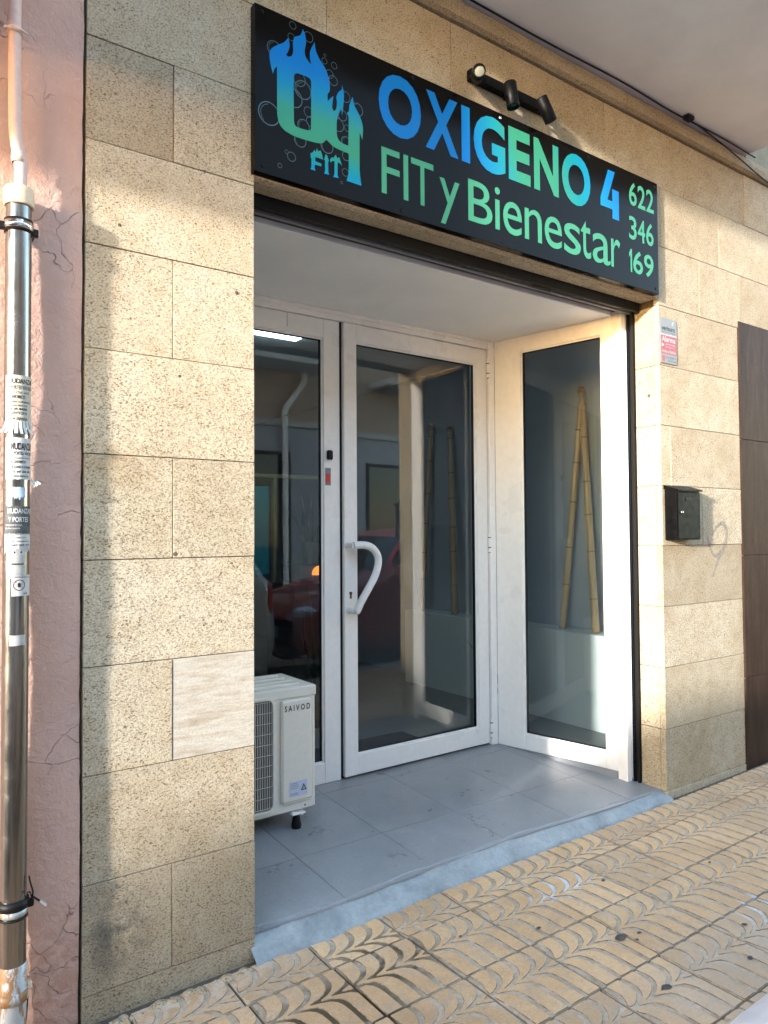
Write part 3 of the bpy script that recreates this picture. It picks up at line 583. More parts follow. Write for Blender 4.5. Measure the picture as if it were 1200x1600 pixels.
# interior
b = MB().box(-1.6, 3.9, .99, 6.2, -.03, -.004); b.box(3.2, 3.9, .255, .99, -.03, -.004); b.build('shop_floor', M['ftile'], shop)
MB().box(3.90, 3.945, .17, 6.2, -.03, 2.8).build('interior_wall', M['wallgrey'], shop)
MB().box(3.205, 3.90, .170, .232, -.03, 2.8).build('interior_wall', M['wallgrey'], shop)
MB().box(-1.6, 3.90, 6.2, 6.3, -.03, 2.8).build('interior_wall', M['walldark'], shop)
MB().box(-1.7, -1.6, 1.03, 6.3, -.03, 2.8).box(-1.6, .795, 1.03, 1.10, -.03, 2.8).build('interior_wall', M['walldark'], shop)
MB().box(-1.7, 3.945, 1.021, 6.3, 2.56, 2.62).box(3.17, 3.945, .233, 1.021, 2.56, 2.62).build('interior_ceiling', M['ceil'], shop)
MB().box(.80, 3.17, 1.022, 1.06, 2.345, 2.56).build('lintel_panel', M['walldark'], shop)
MB().cbox(3.70, 3.899, .234, 2.75, -.02, .585, .004).build('ledge', M['wallpale'], shop)
MB().cbox(1.55, 2.40, 2.14, 2.24, 2.535, 2.558, .003).build('ceiling_light', M['tube'], shop)
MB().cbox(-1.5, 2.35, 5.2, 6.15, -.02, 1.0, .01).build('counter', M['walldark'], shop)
MB().cbox(2.30, 2.615, 3.06, 3.09, .9, 1.60, .01).build('teal_panel', M['teal'], shop); MB().cbox(2.2, 3.2, 3.0, 3.04, 1.662, 1.690, .003).cbox(2.62, 2.645, 3.0, 3.04, .0, 1.66, .003).build('beige_rail', M['beige'], shop)
# ------------------------------------------------------------------ neighbouring buildings
pk = empty('pink_building'); tag(pk, 'neighbouring house front in cracked dusty pink painted render', 'building')
nx, nz = 24, 110
vs = []; fs = []
for j in range(nz+1):
    for i in range(nx+1):
        x = -.9 + i*(1.400/nx); z = -.3 + j*(3.3/nz)
        d = .004*math.sin(x*9+z*2.1) + .003*math.sin(z*7.3+x*5) + random.uniform(-.0012,.0012)
        if i == nx: x += random.uniform(-.0016, .0010)+.001*math.sin(z*5)
        vs.append((x, .006+d, z))
for j in range(nz):
    for i in range(nx): a = j*(nx+1)+i; fs.append((a, a+1, a+nx+2, a+nx+1))
w = MB().add(vs, fs, 0, True); w.box(-9, .484, .022, .40, -.4, 3.0); w.box(-9, -.9, .006, .022, -.3, 3.0); w.box(-9, .495, .0, .40, 3.0, 7.2)
w.build('wall', M['pink'], pk)
MB().box(.486, .5065, .021, .3, -.3, 6).build('seam', M['core'], pk)
bb = MB().cbox(-4.2, .13, -.60, .0, 2.57, 2.70, .006).build('balcony', M['pink'], pk)  # unseen balcony, added to cast the shadow over the left pillar's top
MB().box(-4.18, .11, -.58, -.50, 2.70, 3.60).box(.03, .11, -.50, -.002, 2.70, 3.60).box(-4.18, -4.10, -.50, -.002, 2.70, 3.60).build('parapet', M['pink'], bb)  # added with it, gives that shadow its upright right edge
d_ = MB().cbox(-2.6, -1.6, -.004, .03, -.17, 2.0, .004).build('door', M['walldark'], pk)

br = empty('brown_clad_shop'); tag(br, 'shop front on the right clad in dark brown streaked panels', 'building')
MB().box(3.957, 8.0, .012, .029, -.3, 2.392).build('wall', M['core'], br)
zs = [-.14, .415, 1.087, 1.731, 2.390]; xsb = [3.958, 5.15, 6.35, 7.55]
for i in range(3):
    for j in range(4):
        MB().cbox(xsb[i]+.0012, xsb[i+1]-.0012, -.006, .012, zs[j]+.0012, zs[j+1]-.0012, .0015).build('cladding_panel', M['brown'], br)
for i in range(3):
    for z in zs[1:4]: MB().box(xsb[i], xsb[i+1], .0, .011, z-.0012, z+.0012).build('joint_line', M['concrete'], br)

# ------------------------------------------------------------------ text
FONT = None
try:
    p_ = os.path.join(bpy.utils.system_resource('DATAFILES'), 'fonts', 'Inter.woff2')
    if os.path.exists(p_): FONT = bpy.data.fonts.load(p_)
except Exception: FONT = None
_tc = {}
def glyphs(s, off=0.0, ext=0.0, res=5, shear=0.0):
    k = (s, off, ext)
    if k in _tc: return _tc[k]
    cu = bpy.data.curves.new('lettering', 'FONT'); cu.body = s; cu.offset = off; cu.resolution_u = res; cu.size = 1
    if FONT and off == 0: cu.font = FONT
    o = bpy.data.objects.new('lettering', cu); col.objects.link(o)
    dg = bpy.context.evaluated_depsgraph_get(); me = bpy.data.meshes.new_from_object(o.evaluated_get(dg))
    v = [tuple(p.co) for p in me.vertices]; f = [list(p.vertices) for p in me.polygons]
    bpy.data.objects.remove(o); bpy.data.curves.remove(cu); bpy.data.meshes.remove(me)
    xa = min(p[0] for p in v); xb = max(p[0] for p in v); ya = min(p[1] for p in v); yb = max(p[1] for p in v)
    _tc[k] = ([((p[0]-xa)/(xb-xa), (p[1]-ya)/(yb-ya)) for p in v], f, (xb-xa)/(yb-ya)); return _tc[k]
def letters(mb, s, x0, x1, z0, z1, y, off=0.0):
    if s == '1': v, f = [(.0,.80),(.0,.62),(.45,.74),(.45,0),(1,0),(1,1),(.55,1)], [(0,1,2,6),(2,3,4,5,6)]
    elif s == '4' and off > .02: v, f = [(.42,1),(.78,1),(.37,.36),(.62,.36),(.62,.62),(.98,.62),(.98,0),(.62,0),(.62,.19),(0,.19),(0,.36)], [(0,1,2,10),(10,2,3,8,9),(3,4,5,6,7,8)]
    else: v, f, _ = glyphs(s, off)
    return mb.add([(x0+p[0]*(x1-x0), y, z0+p[1]*(z1-z0)) for p in v], f)
def fill_poly(outer, holes, y):
    cu = bpy.data.curves.new('emblem', 'CURVE'); cu.dimensions = '2D'; cu.fill_mode = 'FRONT'
    for pl in [outer]+holes:
        sp = cu.splines.new('POLY'); sp.points.add(len(pl)-1); sp.use_cyclic_u = True
        for q, p in zip(sp.points, pl): q.co = (p[0], p[1], 0, 1)
    o = bpy.data.objects.new('emblem', cu); col.objects.link(o); dg = bpy.context.evaluated_depsgraph_get()
    me = bpy.data.meshes.new_from_object(o.evaluated_get(dg)); v = [(p.co.x, y, p.co.y) for p in me.vertices]; f = [list(p.vertices) for p in me.polygons]
    bpy.data.objects.remove(o); bpy.data.curves.remove(cu); bpy.data.meshes.remove(me); return MB().add(v, f)
def smooth_poly(pl, n=3):
    """rounds gentle corners of a traced outline, keeps sharp tips"""
    out = []; N = len(pl)
    for i in range(N):
        a, b_, c, d = [Vector((*pl[(i+k) % N], 0)) for k in (-1, 0, 1, 2)]
        def sharp(p, q, r):
            u_, v_ = (q-p), (r-q); return u_.length == 0 or v_.length == 0 or u_.normalized().dot(v_.normalized()) < .35
        ta = (c-a)*.5 if not sharp(a, b_, c) else (c-b_)*.6; tb = (d-b_)*.5 if not sharp(b_, c, d) else (c-b_)*.6
        L = (c-b_).length
        for t_ in (ta, tb):
            if t_.length > L: t_ *= L/t_.length
        for k in range(n):
            t = k/n; h00 = 2*t**3-3*t*t+1; h10 = t**3-2*t*t+t; h01 = -2*t**3+3*t*t; h11 = t**3-t*t
            p = h00*b_+h10*ta+h01*c+h11*tb; out.append((p.x, p.y))
    return out

# ------------------------------------------------------------------ the sign
sg = empty('shop_sign', (2.1, -.02, 2.66)); tag(sg, 'long glossy black sign reading OXIGENO 4 with flame emblem above the entrance', 'sign')
SYF = -.034
under(MB().cbox(1.014, 3.180, -.0325, -.0015, 2.386, 2.937, .0012).build('panel', M['signb']), sg)
for ch, a, c in ROW1:
    under(letters(MB(), ch, a, c, 2.676 if ch != 'O' and ch != 'G' else 2.672, 2.899 if ch != 'O' and ch != 'G' else 2.903, SYF, .036).build('letter', M['row1']), sg)
zr = dict(F=(2.447,2.616), I=(2.447,2.616), T=(2.447,2.616), y=(2.404,2.580), B=(2.449,2.615), i=(2.449,2.622), e=(2.446,2.583), n=(2.449,2.583), s=(2.446,2.583), t=(2.448,2.618), a=(2.446,2.583), r=(2.449,2.583))
for ch, a, c in ROW2:
    under(letters(MB(), ch, a, c, *zr[ch], SYF, .002).build('letter', M['row2']), sg)
for s, za, zb, xa, xb in (('622', 2.776, 2.888, 2.952, 3.146), ('346', 2.611, 2.723, 2.948, 3.141), ('169', 2.453, 2.564, 2.945, 3.137)):
    n1 = .30 if s[0] == '1' else 1; w_ = (xb-xa-.016)/(2+n1); x = xa
    for ch in s:
        wc = w_*(n1 if ch == '1' else 1)
        under(letters(MB(), ch, x, x+wc, za, zb, SYF, .014).build('digit', M['row2']), sg); x += wc+.008
for x, z, r in LOGO_RINGS:
    ring = MB()
    for (cx, cz, r1, r2, a0, a1) in ((x, z, r, r*.94-.0008, 0, 360), (x+r*.06, z-r*.05, r*.84, r*.80, 100, 230)):
        if r < .02 and a1 != 360: continue
        n = 28; vs = []; fs = []
        for k in range(n+1):
            an = R(a0+(a1-a0)*k/n); vs += [(cx+r1*math.cos(an), SYF+.0006, cz+r1*math.sin(an)), (cx+r2*math.cos(an), SYF+.0006, cz+r2*math.sin(an))]
        fs = [(2*k, 2*k+2, 2*k+3, 2*k+1) for k in range(n)]; ring.add(vs, fs)
    under(ring.build('bubble_print', M['ring']), sg)
em = under(fill_poly(smooth_poly(LOGO_OUT), [smooth_poly(LOGO_HOLE)], SYF-.0002).build('emblem', M['logo']), sg)
for pl in (LOGO_F, LOGO_I, LOGO_T): under(fill_poly(pl, [], SYF-.0004).build('emblem_letter', M['logo']), sg)
for x, z in ((1.04,2.915),(1.04,2.41),(1.655,2.918),(2.11,2.918),(2.66,2.918),(3.155,2.915),(3.155,2.41),(2.11,2.405),(1.6,2.405)):
    under(MB().lathe([(0,.007),(.002,.0065),(.0032,.004),(.0034,0)], (x,-.0325,z), (0,-1,0), 10).build('screw', M['chrome'] if x == 2.11 and z > 2.6 else M['blackm']), sg)

# ------------------------------------------------------------------ three-headed spot lamp
sp = empty('spot_lamp', (2.15, 0, 3.04)); tag(sp, 'black bar with three swivelling spot heads fixed above the sign', 'spot lamp')
under(MB().cbox(1.955, 2.40, -.032, -.001, 3.028, 3.072, .003).build('bar', M['blackm']), sp)
def head(c, ax, lit, ln_=.105):
    ax = Vector(ax).normalized(); c = Vector(c)
    h = under(MB().lathe([(-ln_*.5,0),(-ln_*.5,.024),(-ln_*.48,.0262),(ln_*.49,.0262),(ln_*.5,.0245),(ln_*.5,.0205),(ln_*.42,.0205)], c, ax, 24).build('spot_head', M['blackm']), sp)
    l_ = MB().lathe([(ln_*.42,.0205),(ln_*.44,.014),(ln_*.445,0)], c, ax, 20).build('lens', M['lens'] if lit else M['lensd'], h); l_.matrix_parent_inverse = Matrix.Translation(-Vector(sp.location)) if False else Matrix()
    under(MB().tube([c-ax*.01, (c.x, -.03, c.z+.004)], .008, 8).build('pivot', M['blackm']), sp)
    return h
head((1.948, -.075, 3.018), (-.55, -.72, -.32), True)
head((2.135, -.072, 3.000), (.05, -.12, -1), False)
head((2.340, -.072, 3.008), (.50, -.10, -.86), False)

# ------------------------------------------------------------------ letter box, alarm plate
lb = empty('letter_box', (3.34, 0, 1.18)); tag(lb, 'small black metal letter box screwed to the right stone pillar', 'letter box')
under(MB().cbox(3.242, 3.440, -.068, -.0015, 1.180, 1.430, .002).build('body', M['blackm']), lb)
under(MB().add([(3.234,-.0015,1.432),(3.448,-.0015,1.432),(3.448,-.082,1.420),(3.234,-.082,1.420),(3.234,-.0015,1.452),(3.448,-.0015,1.452),(3.448,-.082,1.428),(3.234,-.082,1.428)], [(0,1,2,3),(4,7,6,5),(0,4,5,1),(1,5,6,2),(2,6,7,3),(3,7,4,0)]).build('lid', M['blackm']), lb)
dd = under(MB().cbox(3.247, 3.435, -.0735, -.0685, 1.186, 1.414, .0015).build('door', M['blackm']), lb)
under(MB().cbox(3.312, 3.366, -.0755, -.0737, 1.374, 1.390, .0005).build('name_slot', M['black']), lb)
under(MB().lathe([(0,.0085),(.005,.0085),(.006,.006),(.006,0)], (3.276,-.0737,1.315), (0,-1,0), 14).build('lock', M['steel']), lb)
al = empty('alarm_plate', (3.295, 0, 2.18)); tag(al, 'small grey and red alarm notice with sun faded print on the right pillar', 'notice')
under(MB().cbox(3.228, 3.366, -.005, -.0014, 2.064, 2.290, .0006).build('plate', M['pgrey']), al)
under(MB().box(3.232, 3.362, -.0056, -.0051, 2.110, 2.204).build('red_panel', M['red']), al)
under(MB().box(3.229, 3.365, -.0056, -.0051, 2.204, 2.210).build('white_stripe', M['paper']), al)
under(letters(MB(), 'verisure', 3.238, 3.350, 2.228, 2.252, -.0057, .01).build('lettering', M['ink']), al)
under(letters(MB(), 'Vigilando lo que importa', 3.242, 3.350, 2.216, 2.223, -.0057).build('lettering', M['ink']), al)
under(MB().prism([(3.325,2.262),(3.332,2.262),(3.342,2.282),(3.330,2.278)], -.0057, -.0052).build('mark', M['wink']), al)
m_ = letters(MB(), 'Alarma', 3.238, 3.352, 2.172, 2.198, -.0060, .02)
letters(m_, 'con detección', 3.268, 3.352, 2.156, 2.165, -.0060); letters(m_, 'de imágenes', 3.268, 3.345, 2.142, 2.151, -.0060); letters(m_, 'Aviso a Policía', 3.238, 3.352, 2.117, 2.131, -.0060, .01)
m_.prism([(3.237,2.144),(3.258,2.154),(3.237,2.164)], -.0062, -.0058)
under(m_.build('lettering', M['wink']), al)
m_ = letters(MB(), 'Securitas Direct', 3.272, 3.360, 2.090, 2.099, -.0056); letters(m_, '902 222 444', 3.285, 3.358, 2.074, 2.083, -.0056); under(m_.build('lettering', M['ink']), al)
under(MB().box(3.236, 3.262, -.0057, -.0051, 2.072, 2.100).build('mark', M['red']), al)

# faint grey spray mark on the right pillar
g = NT('faint_spray_paint'); pn = g.noise(g.pos(), 26, 4, .7); tr = g.new('ShaderNodeBsdfTransparent'); mx = g.new('ShaderNodeMixShader')
g.set(Base_Color=(.20, .20, .215), Roughness=.8); g.l.new(g.ramp(pn, [(.3, .12), (.75, .50)]), mx.inputs[0]); g.l.new(tr.outputs[0], mx.inputs[1]); g.l.new(g.b.outputs[0], mx.inputs[2]); g.l.new(mx.outputs[0], g.out.inputs['Surface'])
def ribbon(pts, wd, y):
    P = crv([(x, 0, z) for x, z in pts], 5); vs = []; n = len(P)
    for i, p in enumerate(P):
        t = (P[min(i+1, n-1)]-P[max(i-1, 0)]).normalized(); q = Vector((-t.z, 0, t.x)); ww = wd*(.5+.5*math.sin(math.pi*(i+.6)/(n+.2)))
        vs += [(p.x+q.x*ww, y, p.z+q.z*ww), (p.x-q.x*ww, y, p.z-q.z*ww)]
    return MB().add(vs, [(2*i, 2*i+2, 2*i+3, 2*i+1) for i in range(n-1)])
ribbon([(3.66,1.20),(3.70,1.24),(3.76,1.265),(3.80,1.23),(3.79,1.16),(3.74,1.10),(3.70,1.05),(3.66,.98)], .013, -.0020).build('spray_mark', g.mat, shop)
ribbon([(3.61,1.20),(3.64,1.13),(3.69,1.09),(3.74,1.12)], .010, -.0026).build('spray_mark', g.mat, shop)

# ------------------------------------------------------------------ air conditioner unit
ac = empty('air_conditioner', (1.23, .76, zf(.76))); tag(ac, 'beige outdoor air conditioning unit standing on the recess floor behind the left pillar', 'air conditioner')
AX0, AX1, AY, AZ0, AZ1 = .86, 1.597, .602, .058, .560
cs = under(MB().cbox(AX0, AX1, AY, .915, AZ0, AZ1, .007).build('casing', M['ac']), ac)
tp = MB().cbox(AX0-.004, AX1+.004, AY-.004, .919, AZ1-.030, AZ1+.016, .006)
for i in range(4): tp.cbox(AX0+.03, AX1-.05, AY+.045+i*.066, AY+.078+i*.066, AZ1+.012, AZ1+.0245, .005)
under(tp.build('lid', M['ac']), ac)
fp = under(MB().cbox(1.428, 1.577, AY-.013, AY+.002, .100, .530, .010).build('front_panel', M['ac']), ac)
under(letters(MB(), 'S A I V O D', 1.443, 1.563, .480, .505, AY-.0136, .024).build('lettering', M['ink']), ac)
lbl = under(MB().box(1.464, 1.548, AY-.0139, AY-.0131, .125, .188).build('label', plain('lilac_label', (.55, .57, .70), .4)), ac)
tri = MB(); tri.prism([(1.517,.146),(1.545,.146),(1.531,.174)], AY-.0147, AY-.0141); under(tri.build('warning_triangle', M['ink']), ac)
under(MB().prism([(1.523,.1495),(1.539,.1495),(1.531,.166)], AY-.0152, AY-.0148).build('warning_field', M['paper']), ac)
tl = MB()
for z in (.178, .171, .164, .157, .137, .131): tl.box(1.469, 1.505, AY-.0145, AY-.0141, z, z+.0028)
under(tl.build('label_print', M['tape']), ac)
under(MB().cbox(.905, 1.390, AY-.0015, AY+.0005, .092, .538, .0006).build('grille_recess', M['acd']), ac)
gr = MB(); xg0, xg1, zg0, zg1 = .90, 1.395, .088, .542
for i in range(46):
    x = xg0+.008+i*(xg1-xg0-.016)/45; gr.cbox(x-.0021, x+.0021, AY-.0075, AY-.0042, zg0+.004, zg1-.004, .0008)
for j in range(11):
    z = zg0+.012+j*(zg1-zg0-.024)/10; gr.cbox(xg0, xg1, AY-.0110, AY-.0078, z-.0013, z+.0013, .0005)
def rrect(x0, x1, z0, z1, r, n=6):
    out = []
    for cx, cz, a in ((x1-r, z1-r, 0), (x0+r, z1-r, 90), (x0+r, z0+r, 180), (x1-r, z0+r, 270)):
        out += [(cx+r*math.cos(R(a+90*k/n)), cz+r*math.sin(R(a+90*k/n))) for k in range(n+1)]
    return out
under(gr.build('grille', M['acw']), ac)
ro_ = rrect(xg0-.004, xg1+.006, zg0-.006, zg1+.006, .03); ri_ = rrect(xg0+.004, xg1-.004, zg0+.003, zg1-.003, .026); n = len(ro_)
under(MB().add([(x, AY-.0115, z) for x, z in ro_]+[(x, AY-.0115, z) for x, z in ri_]+[(x, AY+.001, z) for x, z in ro_]+[(x, AY+.001, z) for x, z in ri_],
    [(i, (i+1) % n, (i+1) % n+n, i+n) for i in range(n)]+[(i, (i+1) % n, (i+1) % n+2*n, i+2*n) for i in range(n)]+[(i+n, (i+1) % n+n, (i+1) % n+3*n, i+3*n) for i in range(n)]).build('grille_rim', M['ac']), ac)
under(MB().lathe([(0,.004),(.001,.004),(.0015,0)], (1.545,AY,.076), (0,-1,0), 8).build('screw', M['hole']), ac)
for x, y in ((1.512,.618),(.96,.618),(1.512,.895),(.96,.895)):
    z0 = zf(y)
    ft = under(MB().cbox(x-.032, x+.032, y-.026, y+.022, .044, .052, .002).cbox(x-.030, x-.020, y-.020, y+.020, .050, .0575, .002).cbox(x+.014, x+.026, y-.018, y+.016, .036, .045, .002).build('foot_bracket', M['white']), ac)
    under(MB().lathe([(0,.020),(.012,.022),(.036,.017),(.050-z0-.02,.014),(.042-z0,.012)], (x, y, z0+.001), (0,0,1), 14).build('rubber_foot', M['black']), ac)

# ------------------------------------------------------------------ drainpipe on the pink wall
PX, PY, PR = .3295, -.042, .0315
dp = empty('drainpipe', (PX, PY, zp(PX))); tag(dp, 'stainless steel drainpipe covered in torn removal flyers on the pink wall', 'drainpipe')
under(MB().lathe([(.125,PR),(.60,PR),(1.2,PR),(1.7,PR),(2.11,PR)], (PX,PY,0), (0,0,1), 40).build('pipe', M['steel']), dp)
under(MB().lathe([(-.25,PR+.0015),(.0,PR+.0015),(.126,PR+.0015),(.128,PR)], (PX,PY,0), (0,0,1), 32).build('pipe_foot', M['rusty']), dp)
under(MB().lathe([(2.087,PR),(2.087,.0365),(2.091,.0375),(2.130,.0375),(2.136,.034),(2.138,.0175)], (PX,PY,0), (0,0,1), 32).build('collar', M['cream']), dp)
under(MB().tube(crv([(PX+.002,PY,2.12),(PX+.004,PY,2.19),(PX-.004,PY,2.24),(PX-.010,PY,2.29),(PX-.0125,PY,2.4),(PX-.0135,PY,2.62),(PX-.014,PY,3.1)], 5), .0158, 18).build('upper_pipe', M['pinkpipe']), dp)
under(MB().lathe([(2.205,.0158),(2.205,.0178),(2.232,.0178),(2.232,.0158)], (PX-.002,PY,0), (0,0,1), 18).build('pipe_joint', M['pinkpipe']), dp)
under(MB().lathe([(2.548,.0158),(2.548,.0195),(2.562,.0195),(2.562,.0158)], (PX-.0135,PY,0), (0,0,1), 18).cbox(PX-.018,PX-.008,PY+.014,.012,2.550,2.560,.001).cbox(PX-.040,PX-.030,PY-.012,PY+.004,2.551,2.559,.001).tube([(PX-.038,PY-.004,2.555),(PX-.02,PY-.016,2.555),(PX-.0,PY-.018,2.555),(PX+.016,PY-.008,2.555)], .003, 8).build('bracket', M['pinkpipe']), dp)
def band(z0, z1, r, mat, name): return under(MB().lathe([(z0,PR),(z0,r),(z1,r),(z1,PR)], (PX,PY,0), (0,0,1), 36).build(name, mat), dp)
band(2.017, 2.050, PR+.0035, M['black'], 'clamp_rubber'); band(2.024, 2.043, PR+.0050, M['chrome'], 'clamp')
under(MB().cbox(PX+PR+.001,PX+PR+.016,PY-.008,PY+.008,2.016,2.036,.002).cbox(PX-PR-.018,PX-PR-.001,PY-.008,PY+.008,2.020,2.040,.002).cbox(PX+PR+.003,PX+PR+.011,PY,.010,2.02,2.03,.001).build('clamp_lug', M['shutter']), dp)
band(.252, .268, PR+.003, M['rusty'], 'clamp'); band(.268, .290, PR+.0055, M['black'], 'strap'); band(.243, .2475, PR+.0035, M['black'], 'strap')
under(MB().cbox(PX+PR,PX+PR+.016,PY-.014,PY,.262,.282,.003).tube(crv([(PX+PR+.008,PY-.012,.278),(PX+PR+.012,PY-.018,.300),(PX+PR+.006,PY-.02,.325),(PX+PR+.002,PY-.02,.345)]), .0022, 6).tube(crv([(PX+PR+.010,PY-.012,.286),(PX+PR+.004,PY-.02,.304),(PX+PR-.006,PY-.03,.308)]), .0018, 6).tube(crv([(PX+PR+.010,PY-.012,.290),(PX+PR+.024,PY-.018,.278),(PX+PR+.040,PY-.018,.262)]), .0026, 6).build('wire_ends', M['black']), dp)
under(MB().tube([(PX+PR+.028,PY-.018,.2745),(PX+PR+.044,PY-.018,.2585)], .0034, 7).build('wire_tape', M['tape']), dp)
band(.035, .062, PR+.006, M['rusty'], 'clamp')
under(MB().cbox(PX+PR,PX+PR+.014,PY-.010,PY+.008,.052,.070,.003).build('clamp_lug', M['cream']), dp)
under(MB().tube(crv([(PX+PR+.006,PY,.056),(PX+PR+.010,-.012,.02),(PX+PR+.008,-.010,-.03),(PX+PR+.002,-.014,-.08),(PX+PR-.006,-.014,-.13)]), .0018, 6).build('loose_wire', M['black']), dp)
TH = R(-99)
def wrap(u, z, r): a = TH+u/PR; return (PX+r*math.cos(a), PY+r*math.sin(a), z)
def sticker(z0, z1, u0, u1, mat, name='flyer', r=PR+.0007, jag=0.0, jagside=0.0):
    n = 22; vs = []; 
    for i in range(n+1):
        u = u0+(u1-u0)*i/n; vs += [wrap(u, z0+random.uniform(-jag, jag), r), wrap(u, z1+random.uniform(-jag, jag)*.3, r)]
    return under(MB().add(vs, [(2*i, 2*i+2, 2*i+3, 2*i+1) for i in range(n)], 0, True).build(name, mat), dp)
def ptext(par, lines, mat, r=PR+.0013):
    b = MB()
    for s, u0, w_, z0, h_, off in lines:
        v, f, asp = glyphs(s, off); b.add([wrap(u0+p[0]*w_, z0+p[1]*h_, r) for p in v], f)
    o = b.build('lettering', mat); o.parent = par.parent; o.matrix_parent_inverse = par.matrix_parent_inverse; return o
s1 = sticker(1.515, 1.636, -.031, .062, M['cpaper'])
ptext(s1, [('MUDANZAS', -.021, .066, 1.614, .013, .03), ('Y PORTES VALENCIA', -.023, .070, 1.599, .010, .01), ('647 258 458', -.024, .055, 1.588, .006, 0), ('ECONOMICO', -.025, .044, 1.575, .009, .02), ('DE LUNES A DOMINGO', -.025, .060, 1.564, .005, .02), ('PRESUPUESTOS', -.026, .050, 1.555, .004, .02), ('647 25 8458', -.026, .050, 1.545, .006, .04), ('URGENTE 24 H', -.026, .050, 1.534, .007, .02), ('TODA ESPAÑA', -.026, .052, 1.519, .009, .02)], M['ink'])
fr = MB()
for i in range(9):      # tear-off strips along the foot of the flyer
    u = -.032+i*.0088; k = .25+abs(u-.004)/.036*.75
    a = [wrap(u, 1.516, PR+.0012), wrap(u+.0072, 1.516, PR+.0012), wrap(u+.0078, 1.500, PR+.003+.003*k), wrap(u+.0006, 1.500, PR+.003+.003*k), wrap(u+.0084+.003*k*(1 if u > 0 else -1), 1.482+.004*k, PR+.005+.010*k), wrap(u+.0022+.003*k*(1 if u > 0 else -1), 1.482+.004*k, PR+.005+.010*k)]
    fr.add(a, [(0,1,2,3),(3,2,4,5)])
under(fr.build('tear_off_strips', M['paper']), dp)
s2 = sticker(1.366, 1.474, -.029, .060, M['paper'], jag=.0008)
ptext(s2, [('MUDANZAS', -.014, .060, 1.442, .019, .035), ('Y PORTES, VACIADOS', -.014, .066, 1.428, .010, .02), ('ECONOMICOS Y RAPIDOS', -.012, .050, 1.419, .004, .01), ('ECONOMICO', -.014, .036, 1.408, .007, .03), ('DE LUNES A DOMINGO', -.014, .056, 1.395, .006, .03), ('TEL 647 258 458', -.014, .050, 1.383, .006, .02), ('TODA ESPAÑA', -.014, .046, 1.372, .006, .02)], M['ink'])
sc_ = MB(); 
for i in range(3):
    x = PX+PR-.004+i*.004; sc_.add([(x, PY-.016, 1.368+i*.002), (x+.006, PY-.017, 1.366), (x+.014+i*.002, PY-.022-i*.003, 1.350+i*.004), (x+.010+i*.002, PY-.022, 1.346+i*.003)], [(0,1,2,3)])
under(sc_.build('torn_scrap', M['paper']), dp)
sticker(1.318, 1.346, -.017, .022, M['blpaper'], 'torn_scrap', jag=.006)
s3 = sticker(1.224, 1.297, -.030, .058, M['bpaper'], jag=.001)
ptext(s3, [('MUDANZAS', -.021, .062, 1.278, .013, .02), ('Y PORTES', -.019, .050, 1.256, .013, .02), ('TRASLADOS EN TODA', -.026, .040, 1.246, .004, .01), ('ESPAÑA Y EUROPA', -.027, .036, 1.238, .004, .01)], M['wink'])
sticker(1.178, 1.226, -.031, .056, M['tape'], 'torn_scrap', jag=.006)
s35 = sticker(1.19, 1.222, -.030, .050, M['paper'], 'torn_scrap', r=PR+.001, jag=.009)
ptext(s35, [('SE HACEN TODO TIPO', -.026, .050, 1.214, .004, .01), ('DE TRABAJOS', -.012, .046, 1.204, .004, .01), ('647 258 458', -.010, .046, 1.195, .004, .02)], M['ink'], PR+.0017)
sticker(1.150, 1.176, -.014, .024, M['tape'], 'tape_residue', jag=.001); sticker(1.112, 1.146, -.024, .024, M['tape'], 'tape_residue', jag=.001)
sticker(.94, .966, -.014, .026, M['tape'], 'tape_residue', jag=.002)
s5 = sticker(1.066, 1.120, -.010, .045, M['paper'])
pr = MB(); n = 24
for (cu_, cz_, r1, r2) in ((.008, 1.094, .0145, .0122),):
    vs = []
    for k in range(n+1): a = 2*math.pi*k/n; vs += [wrap(cu_+r1*math.cos(a), cz_+r1*math.sin(a), PR+.0014), wrap(cu_+r2*math.cos(a), cz_+r2*math.sin(a), PR+.0014)]
    pr.add(vs, [(2*k, 2*k+2, 2*k+3, 2*k+1) for k in range(n)])
pr.add([wrap(-.0015,1.1045,PR+.0015),wrap(-.0030,1.103,PR+.0015),wrap(.0175,1.0835,PR+.0015),wrap(.019,1.085,PR+.0015)], [(0,1,2,3)])
under(pr.build('prohibition_mark', plain('maroon_ink', (.10, .03, .05), .5)), dp)
bug = MB(); vs = [wrap(.008+.0040*math.cos(k*math.pi/5), 1.094+.0065*math.sin(k*math.pi/5), PR+.00145) for k in range(10)]; bug.add(vs, [list(range(10))])
for sgn in (-1, 1):
    for dz in (-.003, .001, .004): bug.add([wrap(.008+sgn*.003, 1.094+dz, PR+.00145), wrap(.008+sgn*.0085, 1.096+dz*1.6, PR+.00145), wrap(.008+sgn*.0085, 1.0948+dz*1.6, PR+.00145)], [(0,1,2)])
under(bug.build('insect_mark', M['ink']), dp)
ptext(s5, [('CONTROL DE PLAGAS', -.004, .044, 1.112, .0035, .01), ('www', .018, .012, 1.070, .004, .01)], M['ink'])

